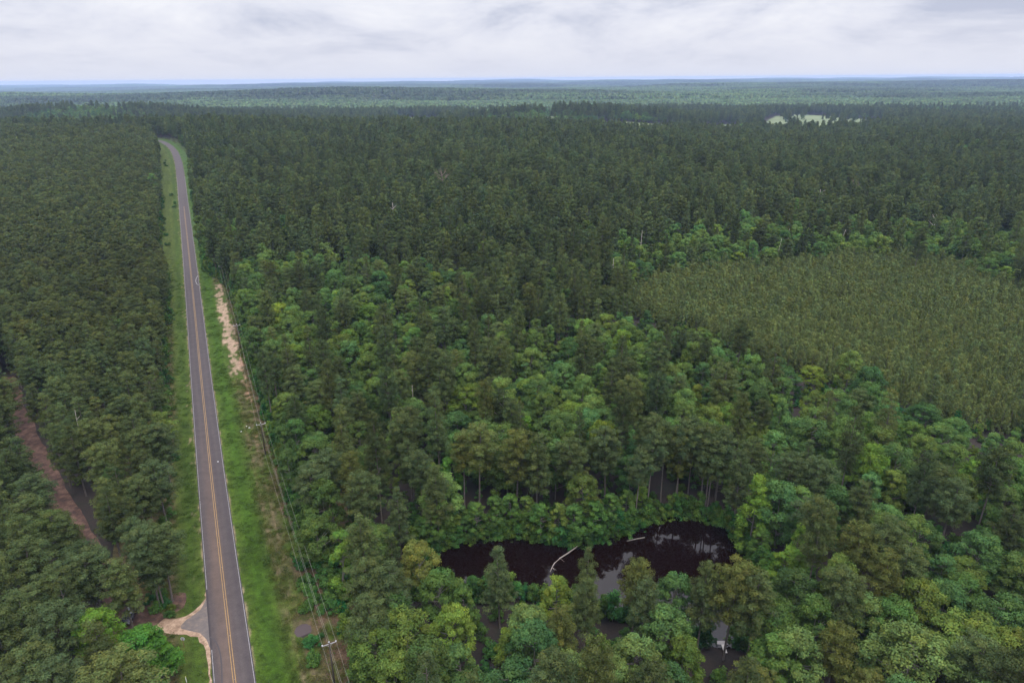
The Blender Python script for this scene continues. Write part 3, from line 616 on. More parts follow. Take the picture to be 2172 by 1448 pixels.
# windows in the canopy through which the photo shows the ground
VIEWS = [
 [(885, 1168), (935, 1150), (1000, 1140), (1130, 1150), (1255, 1135), (1330, 1088), (1420, 1082), (1500, 1084), (1560, 1130), (1595, 1190), (1560, 1190), (1440, 1196), (1395, 1200), (1310, 1195), (1280, 1230), (1240, 1160), (1175, 1225), (1100, 1215), (1085, 1160), (1040, 1150), (1010, 1200), (1000, 1240), (960, 1225), (930, 1205), (900, 1215)],
 [(34, 868), (46, 872), (80, 950), (112, 1010), (150, 1062), (185, 1110), (203, 1140), (180, 1125), (140, 1085), (100, 1035), (75, 970)],
 [(248, 1284), (306, 1280), (308, 1326), (248, 1330)],
 [(348, 1170), (1, 1170)] if False else [(345, 1305), (450, 1240), (450, 1448), (345, 1448)],
 [(1505, 1290), (1600, 1290), (1585, 1395), (1520, 1400), (1508, 1345)],
 [(1305, 1262), (1335, 1262), (1330, 1300), (1308, 1300)],
 [(610, 1300), (705, 1290), (740, 1448), (600, 1448)],
 [(1975, 1375), (2035, 1375), (2030, 1400), (1985, 1402)],
]
def blocks(P, H, R, base):
    """does a crown cover one of the windows?"""
    m = np.zeros(len(P), bool)
    cam_r = np.array([1.0, 0, 0])
    for fz in (1.0, .93, .8, .65, .5, .35, .2):
        use = fz >= base
        w_ = np.where(fz > .95, .25, .85)
        for fx in (-1, -.5, 0, .5, 1):
            Q = P + np.stack([R * fx * w_, np.zeros(len(P)), H * fz], 1); q = proj(Q)[:, :2]
            for vw in VIEWS: m |= pip(q, vw) & use
    return m

def row_limits(y, s):
    right = 18.5 + 1.5 * sm((150 - y) / 60) - 10.0 * sm((y - 318) / 40) ; right = np.where(y > 620, 10.5, right)
    left = -11.6 - 4.8 * sm((y - 330) / 50)
    return left, right
YP_POLY = [(1325, 600), (1420, 575), (1560, 555), (1760, 545), (1900, 532), (2040, 552), (2110, 590), (2300, 640), (2300, 905), (2172, 895), (2050, 880), (1960, 855), (1880, 825), (1800, 790), (1700, 765), (1600, 740), (1520, 700), (1440, 668), (1350, 650)]
# far fields, opened towards the camera so that the trees before them hide their near edge as in the photo
FIELD_PX = [[(1612, 268), (1625, 254), (1642, 247), (1690, 243), (1740, 246), (1800, 251), (1872, 257), (1868, 263), (1800, 262), (1730, 262), (1690, 270), (1640, 275)],
            [(1225, 269), (1260, 263), (1335, 259), (1400, 264), (1430, 268), (1400, 274), (1240, 275)], [(868, 262), (895, 254), (938, 249), (936, 256), (900, 266)], [(1490, 270), (1530, 265), (1570, 266), (1560, 273), (1500, 275)], [(835, 251), (860, 249), (880, 250), (870, 254), (840, 254)], [(1145,247),(1160,246.5),(1175,248),(1150,249)]]
FIELDS = []
for fp in FIELD_PX:
    P = np.array([hit(u, v)[:2] for u, v in fp]); far_y = P[:, 1].max(); c = P.mean(0)
    P2 = P * 0.80
    pts = np.vstack([P, P2]); cx_ = pts.mean(0); an = np.arctan2(*(pts - cx_).T[::-1])
    # convex hull (gift wrapping by angle is enough for these lens-shaped fields)
    order = sorted(range(len(pts)), key=lambda i: (pts[i][0], pts[i][1])); Hh = []
    for seq in (order, order[::-1]):
        part = []
        for i in seq:
            while len(part) >= 2 and np.cross(pts[part[-1]] - pts[part[-2]], pts[i] - pts[part[-2]]) <= 0: part.pop()
            part.append(i)
        Hh += part[:-1]
    FIELDS.append(pts[Hh])
for k_, fpoly in enumerate(FIELDS):
    # a gridded sheet following the land
    x0, y0 = fpoly.min(0); x1, y1 = fpoly.max(0); gx, gy = np.meshgrid(np.linspace(x0, x1, 60), np.linspace(y0, y1, 60)); q = np.stack([gx.ravel(), gy.ravel()], 1)
    ins = pip(q, fpoly); id_ = np.arange(3600).reshape(60, 60); Fq = np.stack([id_[:-1, :-1], id_[:-1, 1:], id_[1:, 1:], id_[1:, :-1]], -1).reshape(-1, 4)
    Fq = Fq[ins[Fq].all(1)]
    if len(Fq): 
        used = np.unique(Fq); mp = np.full(3600, -1); mp[used] = np.arange(len(used))
        struct(mesh_obj('pasture', np.c_[q[used], terrain0(q[used][:, 0], q[used][:, 1]) + 1.2], mp[Fq], M_PAST, smooth=True))

def grid_pts(y0, y1, sp, jit, widen=40, slope=.80):
    P = []
    yy = np.arange(y0, y1, sp)
    for i, y in enumerate(yy):
        hw = y * slope + widen; xx = np.arange(-hw, hw, sp) + (sp / 2 if i % 2 else 0); P.append(np.stack([xx, np.full(len(xx), y)], 1))
    P = np.vstack(P); return P + rng.uniform(-jit, jit, P.shape) * sp
def clearings(P, margin=0.0):
    """True where a tree may stand"""
    ok = np.ones(len(P), bool)
    d, s, a = seg_dist(P, CLc); lat = d * s; lf, rt = row_limits(P[:, 1], a)
    ok &= ~((lat > lf - margin) & (lat < rt + margin) & (P[:, 1] < 1100))
    cl = np.vstack([POND, POND[:1]]); dp, _, _ = seg_dist(P, cl); ok &= ~(pip(P, POND) | (dp < .6 + margin))
    dt, _, _ = seg_dist(P, TR); ok &= dt > 2.3 + margin
    clump = fbm(P[:, 0] / 60, P[:, 1] / 45, 2) > .80
    for f in FIELDS: ok &= ~(pip(P, f) & ~clump)
    return ok, lat

def prob_broad(P):
    """share of broadleaf trees, read off the photo by where the canopy stands"""
    z = terrain0(P[:, 0], P[:, 1]); q = proj(np.c_[P, z + 17]); u, v = q[:, 0], q[:, 1]
    f = fbm(P[:, 0] / 55 + 4, P[:, 1] / 55, 3); pr = np.full(len(P), .05)
    pr = np.where(v < 460, .08 + .3 * sm((f - .58) / .1), pr)
    pr = np.where((v >= 460), .15 + .35 * sm((f - .45) / .15), pr)
    pr = np.where((v > 650) & (v < 1090), .38 + .35 * sm((f - .42) / .15), pr)
    A = [(500, 530), (640, 505), (830, 530), (1000, 560), (1010, 690), (860, 730), (700, 770), (540, 780), (510, 650)]
    pr = np.where(pip(q[:, :2], A), .74, pr)
    B = [(1290, 510), (1400, 480), (1640, 440), (1900, 450), (2172, 470), (2400, 520), (2400, 600), (2172, 585), (2040, 535), (1880, 520), (1500, 555), (1330, 590), (1290, 560)]
    pr = np.where(pip(q[:, :2], B), .86, pr)
    pr = np.where((v > 1180) & (u > 640), .62, pr)
    pr = np.where((v > 930) & (u > 1950), .65, pr)
    d, s, a = seg_dist(P, CLc); left = s < 0
    pr = np.where(left & (P[:, 1] < 1150), .012, pr)
    far = P[:, 1] > 1150
    ff = fbm(P[:, 0] / 420 + 11, P[:, 1] / 260 + 2, 3)
    pr = np.where(far, .06 + .85 * sm((ff - .41) / .08), pr)
    return pr, left, q

trees = []   # dicts of arrays: kind, x, y, h-scale ...
def addt(kind, P, var, sc_xy, sc_z, tint, hand=False):
    trees.append(dict(k=np.full(len(P), kind), P=P, v=var, sx=sc_xy, sz=sc_z, t=tint, hand=np.full(len(P), hand)))
DIM_P = [(22, 3.7, .48), (22, 4.3, .55), (22, 3.1, .52), (22, 3.6, .36), (23, 4.6, .6), (22, 3.9, .42), (23, 3.3, .58), (22, 4.1, .45)]
DIM_B = [(17, 4.2, .25), (16, 5.0, .25), (18, 3.6, .2), (19, 4.2, .08), (15, 4.6, .3), (14, 3.2, .15), (17, 2.3, .03), (17, 5.8, .3)]
HP, HR = [], []
for (u, v, kd, h, va, ws, ti) in HAND:
    p = hit(u, v, h); pc_ = POND.mean(0); away = p[:2] - pc_; away = np.array([away[0] * .15, np.sign(away[1]) * 1.0]); away /= np.hypot(*away)
    while pip(p[None, :2], POND)[0] or seg_dist(p[None, :2], np.vstack([POND, POND[:1]]))[0][0] < (.15 if kd == 'b' else .5): p[:2] += away * .3
    dm = (DIM_P if kd == 'p' else DIM_B)[va]; HP.append(p[:2]); HR.append(dm[1] * ws * h / dm[0] ** 1.0 if False else dm[1] * ws)
    addt(kd, p[None, :2], np.array([va]), np.array([ws * (.5 + .5 * h / dm[0])]), np.array([h / dm[0]]), np.array([ti], float), True)
HP = np.array(HP); HR = np.array(HR)

POND_C = None
def natural(P, left, pr, q):
    """species, variant, size and tint for a set of standing points"""
    n_ = len(P); isb = rng.random(n_) < pr
    big = fbm(P[:, 0] / 90, P[:, 1] / 90 + 30, 3)
    near = sm((260 - P[:, 1]) / 80)
    va = np.where(isb, rng.choice(8, n_, p=[.2, .17, .15, .1, .15, .1, .04, .09]), rng.choice(8, n_, p=[.17, .15, .13, .12, .1, .14, .07, .12]))
    H = np.where(isb, rng.uniform(9.5, 18.5, n_), 15 + 12.5 * rng.random(n_))
    H = np.where(left & ~isb, rng.uniform(16.5, 20.5, n_), H)
    emer = (rng.random(n_) < .13) & ~isb & ~left; H = np.where(emer, rng.uniform(26, 30, n_), H)
    sx = np.where(isb, rng.uniform(.78, 1.12, n_), rng.uniform(.64, 1.0, n_)); sx = np.where(left & ~isb, rng.uniform(.66, .88, n_) + .12 * near, sx)
    k = rng.uniform(.66, 1.34, n_) * (.88 + .3 * big); hue = rng.normal(0, 1, n_)
    tp = np.stack([k * (1.0 + .06 * hue), k * (1 + .01 * hue), k * (1.0 - .06 * hue)], 1)
    tp = np.where((left & (P[:, 1] > 230))[:, None], tp * np.array([1.02, .96, .92]), tp)
    kb = rng.uniform(.72, 1.3, n_) ; hb = np.clip(rng.normal(0, .75, n_), -1.2, 1.4)
    tb = np.stack([kb * np.clip(1.0 + .22 * hb, .6, 1.6), kb * (1.0 + .06 * hb), kb * (.88 - .10 * hb + .2 * rng.random(n_))], 1)
    lim = rng.random(n_) < .05; tb[lim] *= np.array([1.45, 1.35, .9])
    tint = np.clip(np.where(isb[:, None], tb, tp), .3, 2.4)
    return isb, va, H, sx, tint
def nearest_hand(P, k=.78):
    m = np.zeros(len(P), bool)
    for p, r_ in zip(HP, HR):
        m |= np.hypot(P[:, 0] - p[0], P[:, 1] - p[1]) < r_ * k + 1.5
    return m
def plant(P, sp):
    ok, lat = clearings(P); P = P[ok]; lat = lat[ok]; pr, left, q = prob_broad(P)
    z = terrain0(P[:, 0], P[:, 1]); q8 = proj(np.c_[P, z + 8.0])
    yp = pip(q8[:, :2], YP_POLY)
    edge_keep = rng.random(len(P)) < .03
    keep = ~(yp & ~edge_keep); keep &= (q8[:, 2] > 0) & (q[:, 0] > -160) & (q[:, 0] < 2330) & (q8[:, 1] < 1640)
    P, pr, left, q = P[keep], pr[keep], left[keep], q[keep]
    isb, va, H, sx, tint = natural(P, left, pr, q)
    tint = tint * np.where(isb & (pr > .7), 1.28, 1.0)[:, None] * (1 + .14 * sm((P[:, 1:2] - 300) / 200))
    zt = terrain0(P[:, 0], P[:, 1]); inyp = np.zeros(len(P), bool)
    for fz in (1.0, .85, .7, .55):
        inyp |= pip(proj(np.c_[P, zt + H * fz])[:, :2], YP_POLY)
    inyp &= (q[:, 1] > 470) & (rng.random(len(P)) > .10)
    dims = np.array([(DIM_B if b_ else DIM_P)[v_] for b_, v_ in zip(isb, va)])
    near = P[:, 1] < 420
    bad = np.zeros(len(P), bool)
    gd = hit(1455, 1086)[:2]; bad |= (np.abs(P[:, 0] - gd[0] - .27 * (P[:, 1] - gd[1])) < 15) & (P[:, 1] > gd[1]) & (P[:, 1] < gd[1] + 30) & (rng.random(len(P)) < .82)
    if near.any():
        P3 = np.c_[P, terrain0(P[:, 0], P[:, 1])]
        bad[near] = blocks(P3[near], H[near], dims[near, 1] * sx[near], dims[near, 2]) | nearest_hand(P[near])
    g = ~(bad | inyp)
    # crowns keep clear of the road
    for kd, m in (('p', g & ~isb), ('b', g & isb)):
        addt(kd, P[m], va[m], sx[m], H[m] / dims[m, 0], tint[m])
plant(grid_pts(62, 330, 6.7, .30), 6.7)
plant(grid_pts(330, 640, 7.0, .32), 7.0)
plant(grid_pts(640, 1350, 7.6, .34), 7.6)
plant(grid_pts(1350, 2300, 8.2, .34, 60, .78), 8.2)
# extra dense planted pines west of the road
Pq = grid_pts(225, 1000, 6.0, .25); d, s, a = seg_dist(Pq, CLc); Pq = Pq[(s < 0)]
plant(Pq, 6.0)
TR_ = {k: np.concatenate([t_[k] for t_ in trees]) for k in trees[0]}
print('trees', len(TR_['P']), 'pines', (TR_['k'] == 'p').sum(), 'broad', (TR_['k'] == 'b').sum(), round(time.time() - T0, 1))
# young pine plantation
Py = grid_pts(120, 520, 2.45, .28, 10, .85); z = terrain0(Py[:, 0], Py[:, 1]); q = proj(np.c_[Py, z + 6.0]); m = pip(q[:, :2], YP_POLY) & (q[:, 0] < 2330)
m &= rng.random(len(Py)) < .72 + .3 * sm((fbm(Py[:, 0] / 18, Py[:, 1] / 18, 3) - .3) / .15); Py = Py[m]; ny = len(Py)
vy = rng.integers(0, 5, ny); sy = rng.uniform(.8, 1.2, ny) * (.85 + .4 * fbm(Py[:, 0] / 30, Py[:, 1] / 30, 2)); ky = rng.uniform(.8, 1.25, ny); hy = rng.normal(0, .6, ny)
ty = np.stack([ky * (1 + .1 * hy), ky * (1 + .02 * hy), ky * (1 - .1 * hy)], 1)
# shrubs along the forest edges and under the canopy
def edge_pts():
    out_ = []
    for sidx in range(0, len(CL), 2):
        y = CL[sidx, 1]
        if y < 60 or y > 560: continue
        lf, rt = row_limits(np.array([y]), 0)
        for rep in range(3):
            out_.append(CL[sidx] + nrm[sidx] * (rt[0] + rng.uniform(-1.2, 2.4)) + rng.normal(0, .5, 2))
        if rng.random() < .8: out_.append(CL[sidx] + nrm[sidx] * (lf[0] - rng.uniform(-1.5, 2)) + rng.normal(0, .5, 2))
    return np.array(out_)
Pe = edge_pts()
# low bushes growing under the wires
lw = []
for (u, v, n_) in ((608, 1030, 2), (612, 1060, 3), (617, 1090, 4), (622, 1120, 4), (628, 1150, 5), (634, 1178, 5), (641, 1205, 5), (650, 1232, 5), (657, 1258, 4), (664, 1280, 5), (662, 1300, 3), (675, 1350, 1), (668, 1378, 2), (674, 1400, 2)):
    c = hit(u, v)[:2]
    for _ in range(n_): lw.append(c + rng.normal(0, .9, 2))
# brush along the far end of the western verge
for (u, v) in ((347, 348), (352, 353), (340, 380), (343, 410), (345, 440), (340, 460), (338, 395), (350, 342), (372, 432), (369, 440), (366, 415), (347, 475), (352, 500), (356, 520), (472, 604), (468, 600), (478, 606), (376, 865), (366, 980), (372, 1010), (368, 1288), (360, 1300), (557, 1195)):
    c = hit(u, v)[:2]
    for _ in range(2 if v < 600 else 1): lw.append(c + rng.normal(0, .7, 2))
lw = np.array(lw)
Pu = grid_pts(64, 470, 4.2, .45); ok, _ = clearings(Pu, 1.0); q = proj(np.c_[Pu, terrain0(Pu[:, 0], Pu[:, 1]) + 2]); d, s, a = seg_dist(Pu, CLc)
ok &= (q[:, 0] > -100) & (q[:, 0] < 2280) & ~pip(q[:, :2], YP_POLY) & ((s > 0) | (rng.random(len(Pu)) < .3)) & (rng.random(len(Pu)) < .75)
Pu = Pu[ok]
# thick bushes along the pond's banks
cl = np.vstack([POND, POND[:1]]); pb = []
for a, b_ in zip(cl[:-1], cl[1:]):
    L_ = np.hypot(*(b_ - a)); nn_ = np.array([(b_ - a)[1], -(b_ - a)[0]]) / L_
    for t_ in np.arange(0, 1, 1.5 / L_):
        p = a + (b_ - a) * t_
        for sg in (-1, 1):
            q = p + nn_ * sg * rng.uniform(-.2, 1.3)
            pb.append(q)
pb = np.array(pb); Pu = np.vstack([Pu, pb])
def sh_attr(P, lo, hi):
    n_ = len(P); va = rng.integers(0, 4, n_); k = rng.uniform(.7, 1.3, n_); h = rng.normal(0, 1, n_)
    return va, rng.uniform(lo, hi, n_), np.clip(np.stack([k * (.85 + .25 * h), k * (1.0 + .06 * h), k * (.8 - .08 * h)], 1), .3, 2)
ve, se, te = sh_attr(Pe, .7, 1.15); vl, sl2, tl = sh_attr(lw, .42, .78); vl = np.minimum(vl, 1); vu, su, tu = sh_attr(Pu, .6, 1.1)
big_low = (proj(np.c_[lw, np.zeros(len(lw))])[:, 1] > 1200) & (proj(np.c_[lw, np.zeros(len(lw))])[:, 0] > 630); sl2 = np.where(big_low, sl2 * 1.15, sl2)
vu[-len(pb):] = rng.choice([0, 1, 2, 3], len(pb), p=[.25, .15, .35, .25]); su[-len(pb):] *= 1.1
SHP = np.vstack([lw, Pe, Pu]); SHV = np.r_[vl, ve, vu]; SHS = np.r_[sl2, se, su]; SHT = np.vstack([tl, te, tu]); SHG = np.r_[np.zeros(len(lw)), np.ones(len(Pe)), np.full(len(Pu) - len(pb), 2), np.full(len(pb), 3)]
_qs = proj(np.c_[SHP, np.ones(len(SHP))])[:, :2]; _dk = (np.hypot(_qs[:, 0] - 1536, _qs[:, 1] - 1384) < 36) | (np.hypot(_qs[:, 0] - 277, _qs[:, 1] - 1318) < 32)
b3 = _dk | blocks(np.c_[SHP, np.zeros(len(SHP))], 3.6 * SHS, 1.6 * SHS, np.zeros(len(SHP))) & (SHG > 0) & (SHG < 3); SHP, SHV, SHS, SHT, SHG = [x[~b3] for x in (SHP, SHV, SHS, SHT, SHG)]

# ------------------------------------------------------------------ labels: what sets one tree apart from its neighbours
ORD = ['first', 'second', 'third', 'fourth', 'fifth', 'sixth', 'seventh', 'eighth', 'ninth', 'tenth', 'eleventh', 'twelfth', 'thirteenth', 'fourteenth', 'fifteenth', 'sixteenth', 'seventeenth', 'eighteenth', 'nineteenth', 'twentieth', 'twenty-first', 'twenty-second', 'twenty-third', 'twenty-fourth', 'twenty-fifth', 'twenty-sixth', 'twenty-seventh', 'twenty-eighth', 'twenty-ninth', 'thirtieth']
def zone(P):
    """where a tree stands, by things one can find in the photo"""
    P = np.atleast_2d(P); d, s, a = seg_dist(P, CLc); dp, _, _ = seg_dist(P, np.vstack([POND, POND[:1]])); dt, ts_, _ = seg_dist(P, TR)
    pc = POND.mean(0); out_ = []; py_ = [p_[1] for p_ in POLES]
    for i in range(len(P)):
        x, y = P[i]
        if s[i] < 0:
            b_ = 'western verge edge' if d[i] < 17 else 'beside the dirt track' if dt[i] < 9 else 'between track and western verge' if ts_[i] > 0 and y < 200 else 'pine stand west of the road' if y >= 200 else 'west of the dirt track'
            b_ += ' below the driveway' if y < 118 else ' by the driveway' if y < 140 else '' if y < 200 else ' past the track'
        else:
            if d[i] < 25: b_ = 'forest edge behind the wires'
            elif dp[i] < 8: b_ = 'far bank of the pond' if y > pc[1] + 4 else 'near bank of the pond'
            elif y > pc[1] + 4 and dp[i] < 30: b_ = 'just behind the pond'
            elif y < pc[1] and POND[:, 0].min() < x < POND[:, 0].max(): b_ = 'below the near pond bank'
            elif x >= POND[:, 0].max() and y < py_[1] + 30: b_ = 'east of the pond'
            elif y < pc[1] + 15: b_ = 'between pond and wires'
            else: b_ = 'deep woods'
            if b_ in ('forest edge behind the wires', 'deep woods', 'east of the pond'):
                b_ += ' by pole one' if y < py_[0] + 18 else ' by the pond' if y < pc[1] + 15 else ' by pole two' if y < py_[1] + 30 else ' by pole three' if y < py_[2] + 30 else ' by pole four' if y < py_[3] + 30 else ' past pole four'
        out_.append((b_, d[i], y))
    return out_
def tone(kind, t_):
    r_, g_, b_ = t_; l = (r_ + g_) / 2
    if kind == 'p': return 'dark' if l < .85 else 'pale olive' if l > 1.2 else 'olive' if r_ > b_ * 1.12 else 'blue-green' if b_ > r_ * 1.12 else 'dull green'
    return 'lime green' if l > 1.45 and b_ < 1.15 else 'pale silvery green' if l > 1.35 else 'yellow-green' if r_ > g_ * 1.12 else 'dark green' if l < .85 else 'blue-green' if b_ > r_ * 1.3 else 'fresh green'
def number_labels(items, noun):
    """items: (object, zone base, key, tone). Each label counts its like in one zone away from the road."""
    byz = {}
    for it in items: byz.setdefault((it[1], it[3]), []).append(it)
    for (zb_, tn_), L_ in byz.items():
        L_.sort(key=lambda i: i[2])
        for j, it in enumerate(L_):
            o_ = it[0]
            if len(L_) == 1: o_['label'] = f'the only {tn_} {noun}, {zb_}'
            elif j < len(ORD): o_['label'] = f'{ORD[j]} {tn_} {noun} from the road, {zb_}'
            else: o_['label'] = f'{tn_} {noun} far from the road, {zb_}'
POLES = [hit(698, 1362, 10.6)[:2], hit(553, 897, 10.2)[:2], hit(502, 688, 10.2)[:2], hit(469, 563, 10.2)[:2]]

def build_individuals(kind, K, name, cat, group, P, va, sx, sz, tint, noun, maxn, partnames, tk):
    z = terrain(P[:, 0], P[:, 1]); hh = np.array([8.0 if kind == 'y' else (4 if kind == 's' else 20)] * len(P)) * sz
    q0 = proj(np.c_[P, z]); q1 = proj(np.c_[P, z + hh]); 
    vis = (q1[:, 1] < 1445) & (q1[:, 0] > -20) & (q1[:, 0] < 2192) & (q1[:, 2] > 10)
    # shown size in the picture: crown width over depth
    size = np.where(vis, sx * hh / q1[:, 2], 0)
    order = np.argsort(-size); pick = order[:maxn]; pick = pick[size[pick] > 0]
    items = []
    rots = rng.uniform(0, 6.283, len(P))
    zn = zone(P[pick])
    for n_, i in enumerate(pick):
        c_, t_ = K.parts[int(va[i])]
        e_ = empty(name, (P[i, 0], P[i, 1], z[i]), rots[i]); e_.scale = (sx[i], sx[i], sz[i])
        e_['category'] = cat; e_['group'] = group
        co_ = bpy.data.objects.new(partnames[0], c_); co_.parent = e_; COL.objects.link(co_); co_['tint'] = [float(x) for x in tint[i]]
        to_ = bpy.data.objects.new(partnames[1], t_); to_.parent = e_; COL.objects.link(to_)
        items.append((e_, zn[n_][0], zn[n_][1] + .001 * zn[n_][2], tone(tk, tint[i])))
    number_labels(items, noun)
    rest = np.ones(len(P), bool); rest[pick] = False
    return rest, rots, z
def lod(Y, t1, t2): return np.where(Y < t1, 0, np.where(Y < t2, 1, 2))
pm = TR_['k'] == 'p'
def sub(m): return [TR_[k][m] for k in ('P', 'v', 'sx', 'sz', 't')]
for kd, K, name, cat, group, noun, st in (('p', K_PINE, 'pine_tree', 'pine tree', 'pine trees of the forest', 'pine', 'pine_forest'), ('b', K_BROAD, 'broadleaf_tree', 'broadleaf tree', 'broadleaf trees among the pines', 'broadleaf', 'broadleaf_forest')):
    P, va, sx, sz, ti = sub(TR_['k'] == kd)
    # hand-placed trees first in line where they are among the nearest
    rest, rots, z = build_individuals(kd, K, name, cat, group, P, va, sx, sz, ti, noun, 300, ('crown', 'trunk'), kd)
    scatter(st, np.c_[P, z][rest], va[rest] + K.nv * lod(P[rest, 1], 330, 700), rots[rest], np.stack([sx, sx, sz], 1)[rest] * np.where(P[rest, 1:2] > 1100, 1.12, 1.0), ti[rest], K.src)
rest, rots, z = build_individuals('y', K_YOUNG, 'young_pine_tree', 'young pine', 'young planted pines', Py, vy, sy, sy, ty, 'young pine', 300, ('crown', 'trunk'), 'p')
scatter('young_pine_plantation', np.c_[Py, z][rest], vy[rest] + 5 * lod(Py[rest, 1], 260, 2000), rots[rest], np.stack([sy] * 3, 1)[rest], ty[rest], K_YOUNG.src)
selF = SHG < 2
rest, rots, z = build_individuals('s', K_SHRUB, 'roadside_shrub', 'shrub', 'shrubs along the verges', SHP[selF], SHV[selF], SHS[selF], SHS[selF], SHT[selF], 'shrub', 260, ('foliage', 'stem'), 'b')
Pf, Vf, Sf, Tf = SHP[selF][rest], SHV[selF][rest], SHS[selF][rest], SHT[selF][rest]
Pu_ = np.vstack([Pf, SHP[~selF]]); Vu_ = np.r_[Vf, SHV[~selF]]; Su_ = np.r_[Sf, SHS[~selF]]; Tu_ = np.vstack([Tf, SHT[~selF]]); zu = terrain(Pu_[:, 0], Pu_[:, 1])
scatter('undergrowth', np.c_[Pu_, zu], Vu_ + 4 * lod(Pu_[:, 1], 240, 420), rng.uniform(0, 6.28, len(Pu_)), np.stack([Su_] * 3, 1), Tu_, K_SHRUB.src)
M_TUFT = leaf_mat('grass_blades', (.056, .082, .014), .2)
tuft_col = bpy.data.collections.new('tuft_sources')
for q in range(4):
    rr = np.random.default_rng(300 + q); n_ = 60; C_ = np.c_[rr.normal(0, .38, (n_, 2)), rr.uniform(.05, .32, n_)]; Nn = rr.normal(size=(n_, 3)) * .8 + np.array([0, 0, .6])
    V, Fq = leaf_cards(C_, Nn, .11, .35, rr); lv = rr.uniform(.7, 1.3, n_); tuft_col.objects.link(mesh_obj('tuft_%d' % q, V, Fq, M_TUFT, attrs={'leaf': ('FACE', np.stack([lv] * 3, 1))}, link=False))
sel = (CL[:, 1] > 70) & (CL[:, 1] < 430); ci = np.where(sel)[0]; nt_ = 30000; ii = rng.choice(ci, nt_); la = np.where(rng.random(nt_) < .62, rng.uniform(3.9, 19, nt_), -rng.uniform(3.9, 13, nt_))
Pt = CL[ii] + nrm[ii] * la[:, None] + rng.normal(0, .6, (nt_, 2)); dd_, ss_, _ = seg_dist(Pt, CLc); cl_n = fbm(Pt[:, 0] / 3.5, Pt[:, 1] / 5, 3)
keep = (dd_ > 4.1) & (rng.random(nt_) < (.06 + 1.3 * np.clip(cl_n - .45, 0, 1) + .16 * (dd_ > 9)) * sm((430 - Pt[:, 1]) / 160)) & ~((Pt[:, 1] > 222) & (Pt[:, 1] < 335) & (ss_ > 0) & (dd_ > 9) & (dd_ < 14.5))
drv = np.array([hit(u, v)[:2] for u, v in [(438, 1250), (408, 1290), (344, 1300), (318, 1300), (318, 1345), (395, 1350), (436, 1372), (441, 1480), (470, 1480)]]); keep &= ~pip(Pt, drv) & ~pip(Pt, (PUD - PUD.mean(0)) * 1.4 + PUD.mean(0))
Pt = Pt[keep]; ln_ = len(Pt); kt = rng.uniform(.65, 1.25, ln_); dryt = sm((seg_dist(Pt, CLc)[0] - 8.5) / 3) * rng.random(ln_)
ts_ = np.stack([kt * (.85 + 1.0 * dryt), kt * (1.0 + .1 * dryt), kt * (.9 + .9 * dryt)], 1)
scatter('verge_tall_grass', np.c_[Pt, terrain0(Pt[:, 0], Pt[:, 1]) - .02], rng.integers(0, 4, ln_), rng.uniform(0, 6.28, ln_), np.stack([rng.uniform(.7, 1.5, ln_)] * 2 + [rng.uniform(.5, 1.3, ln_) * (.6 + .6 * (seg_dist(Pt, CLc)[0] > 9))], 1), ts_, tuft_col)
print('planted', round(time.time() - T0, 1))

# ------------------------------------------------------------------ far forest: patches of canopy from 2.3 km to the horizon
def patch(seed, size=130.0, n_=300):
    rr = np.random.default_rng(seed); V = []; F_ = []; C = []; k0 = 0
    g = int(math.sqrt(n_)); gx, gy = np.meshgrid(np.arange(g), np.arange(g)); c = (np.stack([gx.ravel(), gy.ravel()], 1) + rr.uniform(.1, .9, (g * g, 2))) / g * size - size / 2
    for (x, y) in c:
        h = rr.uniform(11, 22); r_ = rr.uniform(4.2, 7.2); tk = rr.uniform(.5, 1.5); isb = vnoise(x / 30 + seed * 3.1, y / 30) > .58
        ring = []
        for (fr, fz) in ((1.0, .25), (1.02, .6), (.62, .92)):
            an = rr.uniform(0, 6.28); ring.append([(x + math.cos(an + 1.047 * q) * r_ * fr * rr.uniform(.75, 1.2), y + math.sin(an + 1.047 * q) * r_ * fr * rr.uniform(.75, 1.2), h * (fz + rr.uniform(-.06, .06))) for q in range(6)])
        b0 = k0
        for rg in ring: V += rg
        V.append((x + rr.normal(0, .6), y + rr.normal(0, .6), h)); top = b0 + 18
        for lv in (0, 1):
            for q in range(6):
                a, b_ = b0 + lv * 6 + q, b0 + lv * 6 + (q + 1) % 6; F_.append((a, b_, b_ + 6, a + 6))
        for q in range(0, 6, 2): F_.append((b0 + 12 + q, b0 + 12 + (q + 1) % 6, b0 + 12 + (q + 2) % 6, top))
        C += [[tk * (1.25 if isb else 1) * rr.uniform(.85, 1.15), tk * (1.2 if isb else 1) * rr.uniform(.9, 1.1), tk]] * 15
        k0 += 19
    return np.array(V), np.array(F_), np.array(C)
M_FAR = leaf_mat('distant_foliage', (.042, .064, .034), .05)
far_col = bpy.data.collections.new('patch_sources')
for q in range(5):
    V, Fq, C = patch(50 + q); far_col.objects.link(mesh_obj('patch_%d' % q, V, Fq, M_FAR, attrs={'leaf': ('FACE', C)}, link=False))
Pp = []
y = 2290.0
while y < 18000:
    hw = y * .80 + 150; st = 118.0; xx = np.arange(-hw, hw, st); Pp.append(np.stack([xx + rng.uniform(-8, 8, len(xx)), np.full(len(xx), y) + rng.uniform(-8, 8, len(xx))], 1)); y += st
Pp = np.vstack(Pp); ok = np.ones(len(Pp), bool)
for f in FIELDS: ok &= ~pip(Pp, f)
Pp = Pp[ok]; zp = terrain0(Pp[:, 0], Pp[:, 1]) - 1
lowz = sm((26 - zp) / 26) * sm((9000 - Pp[:, 1]) / 4000); tf_ = sm((fbm(Pp[:, 0] / 900 + 3, Pp[:, 1] / 500 + 8, 4) + .22 * lowz - .50) / .12)
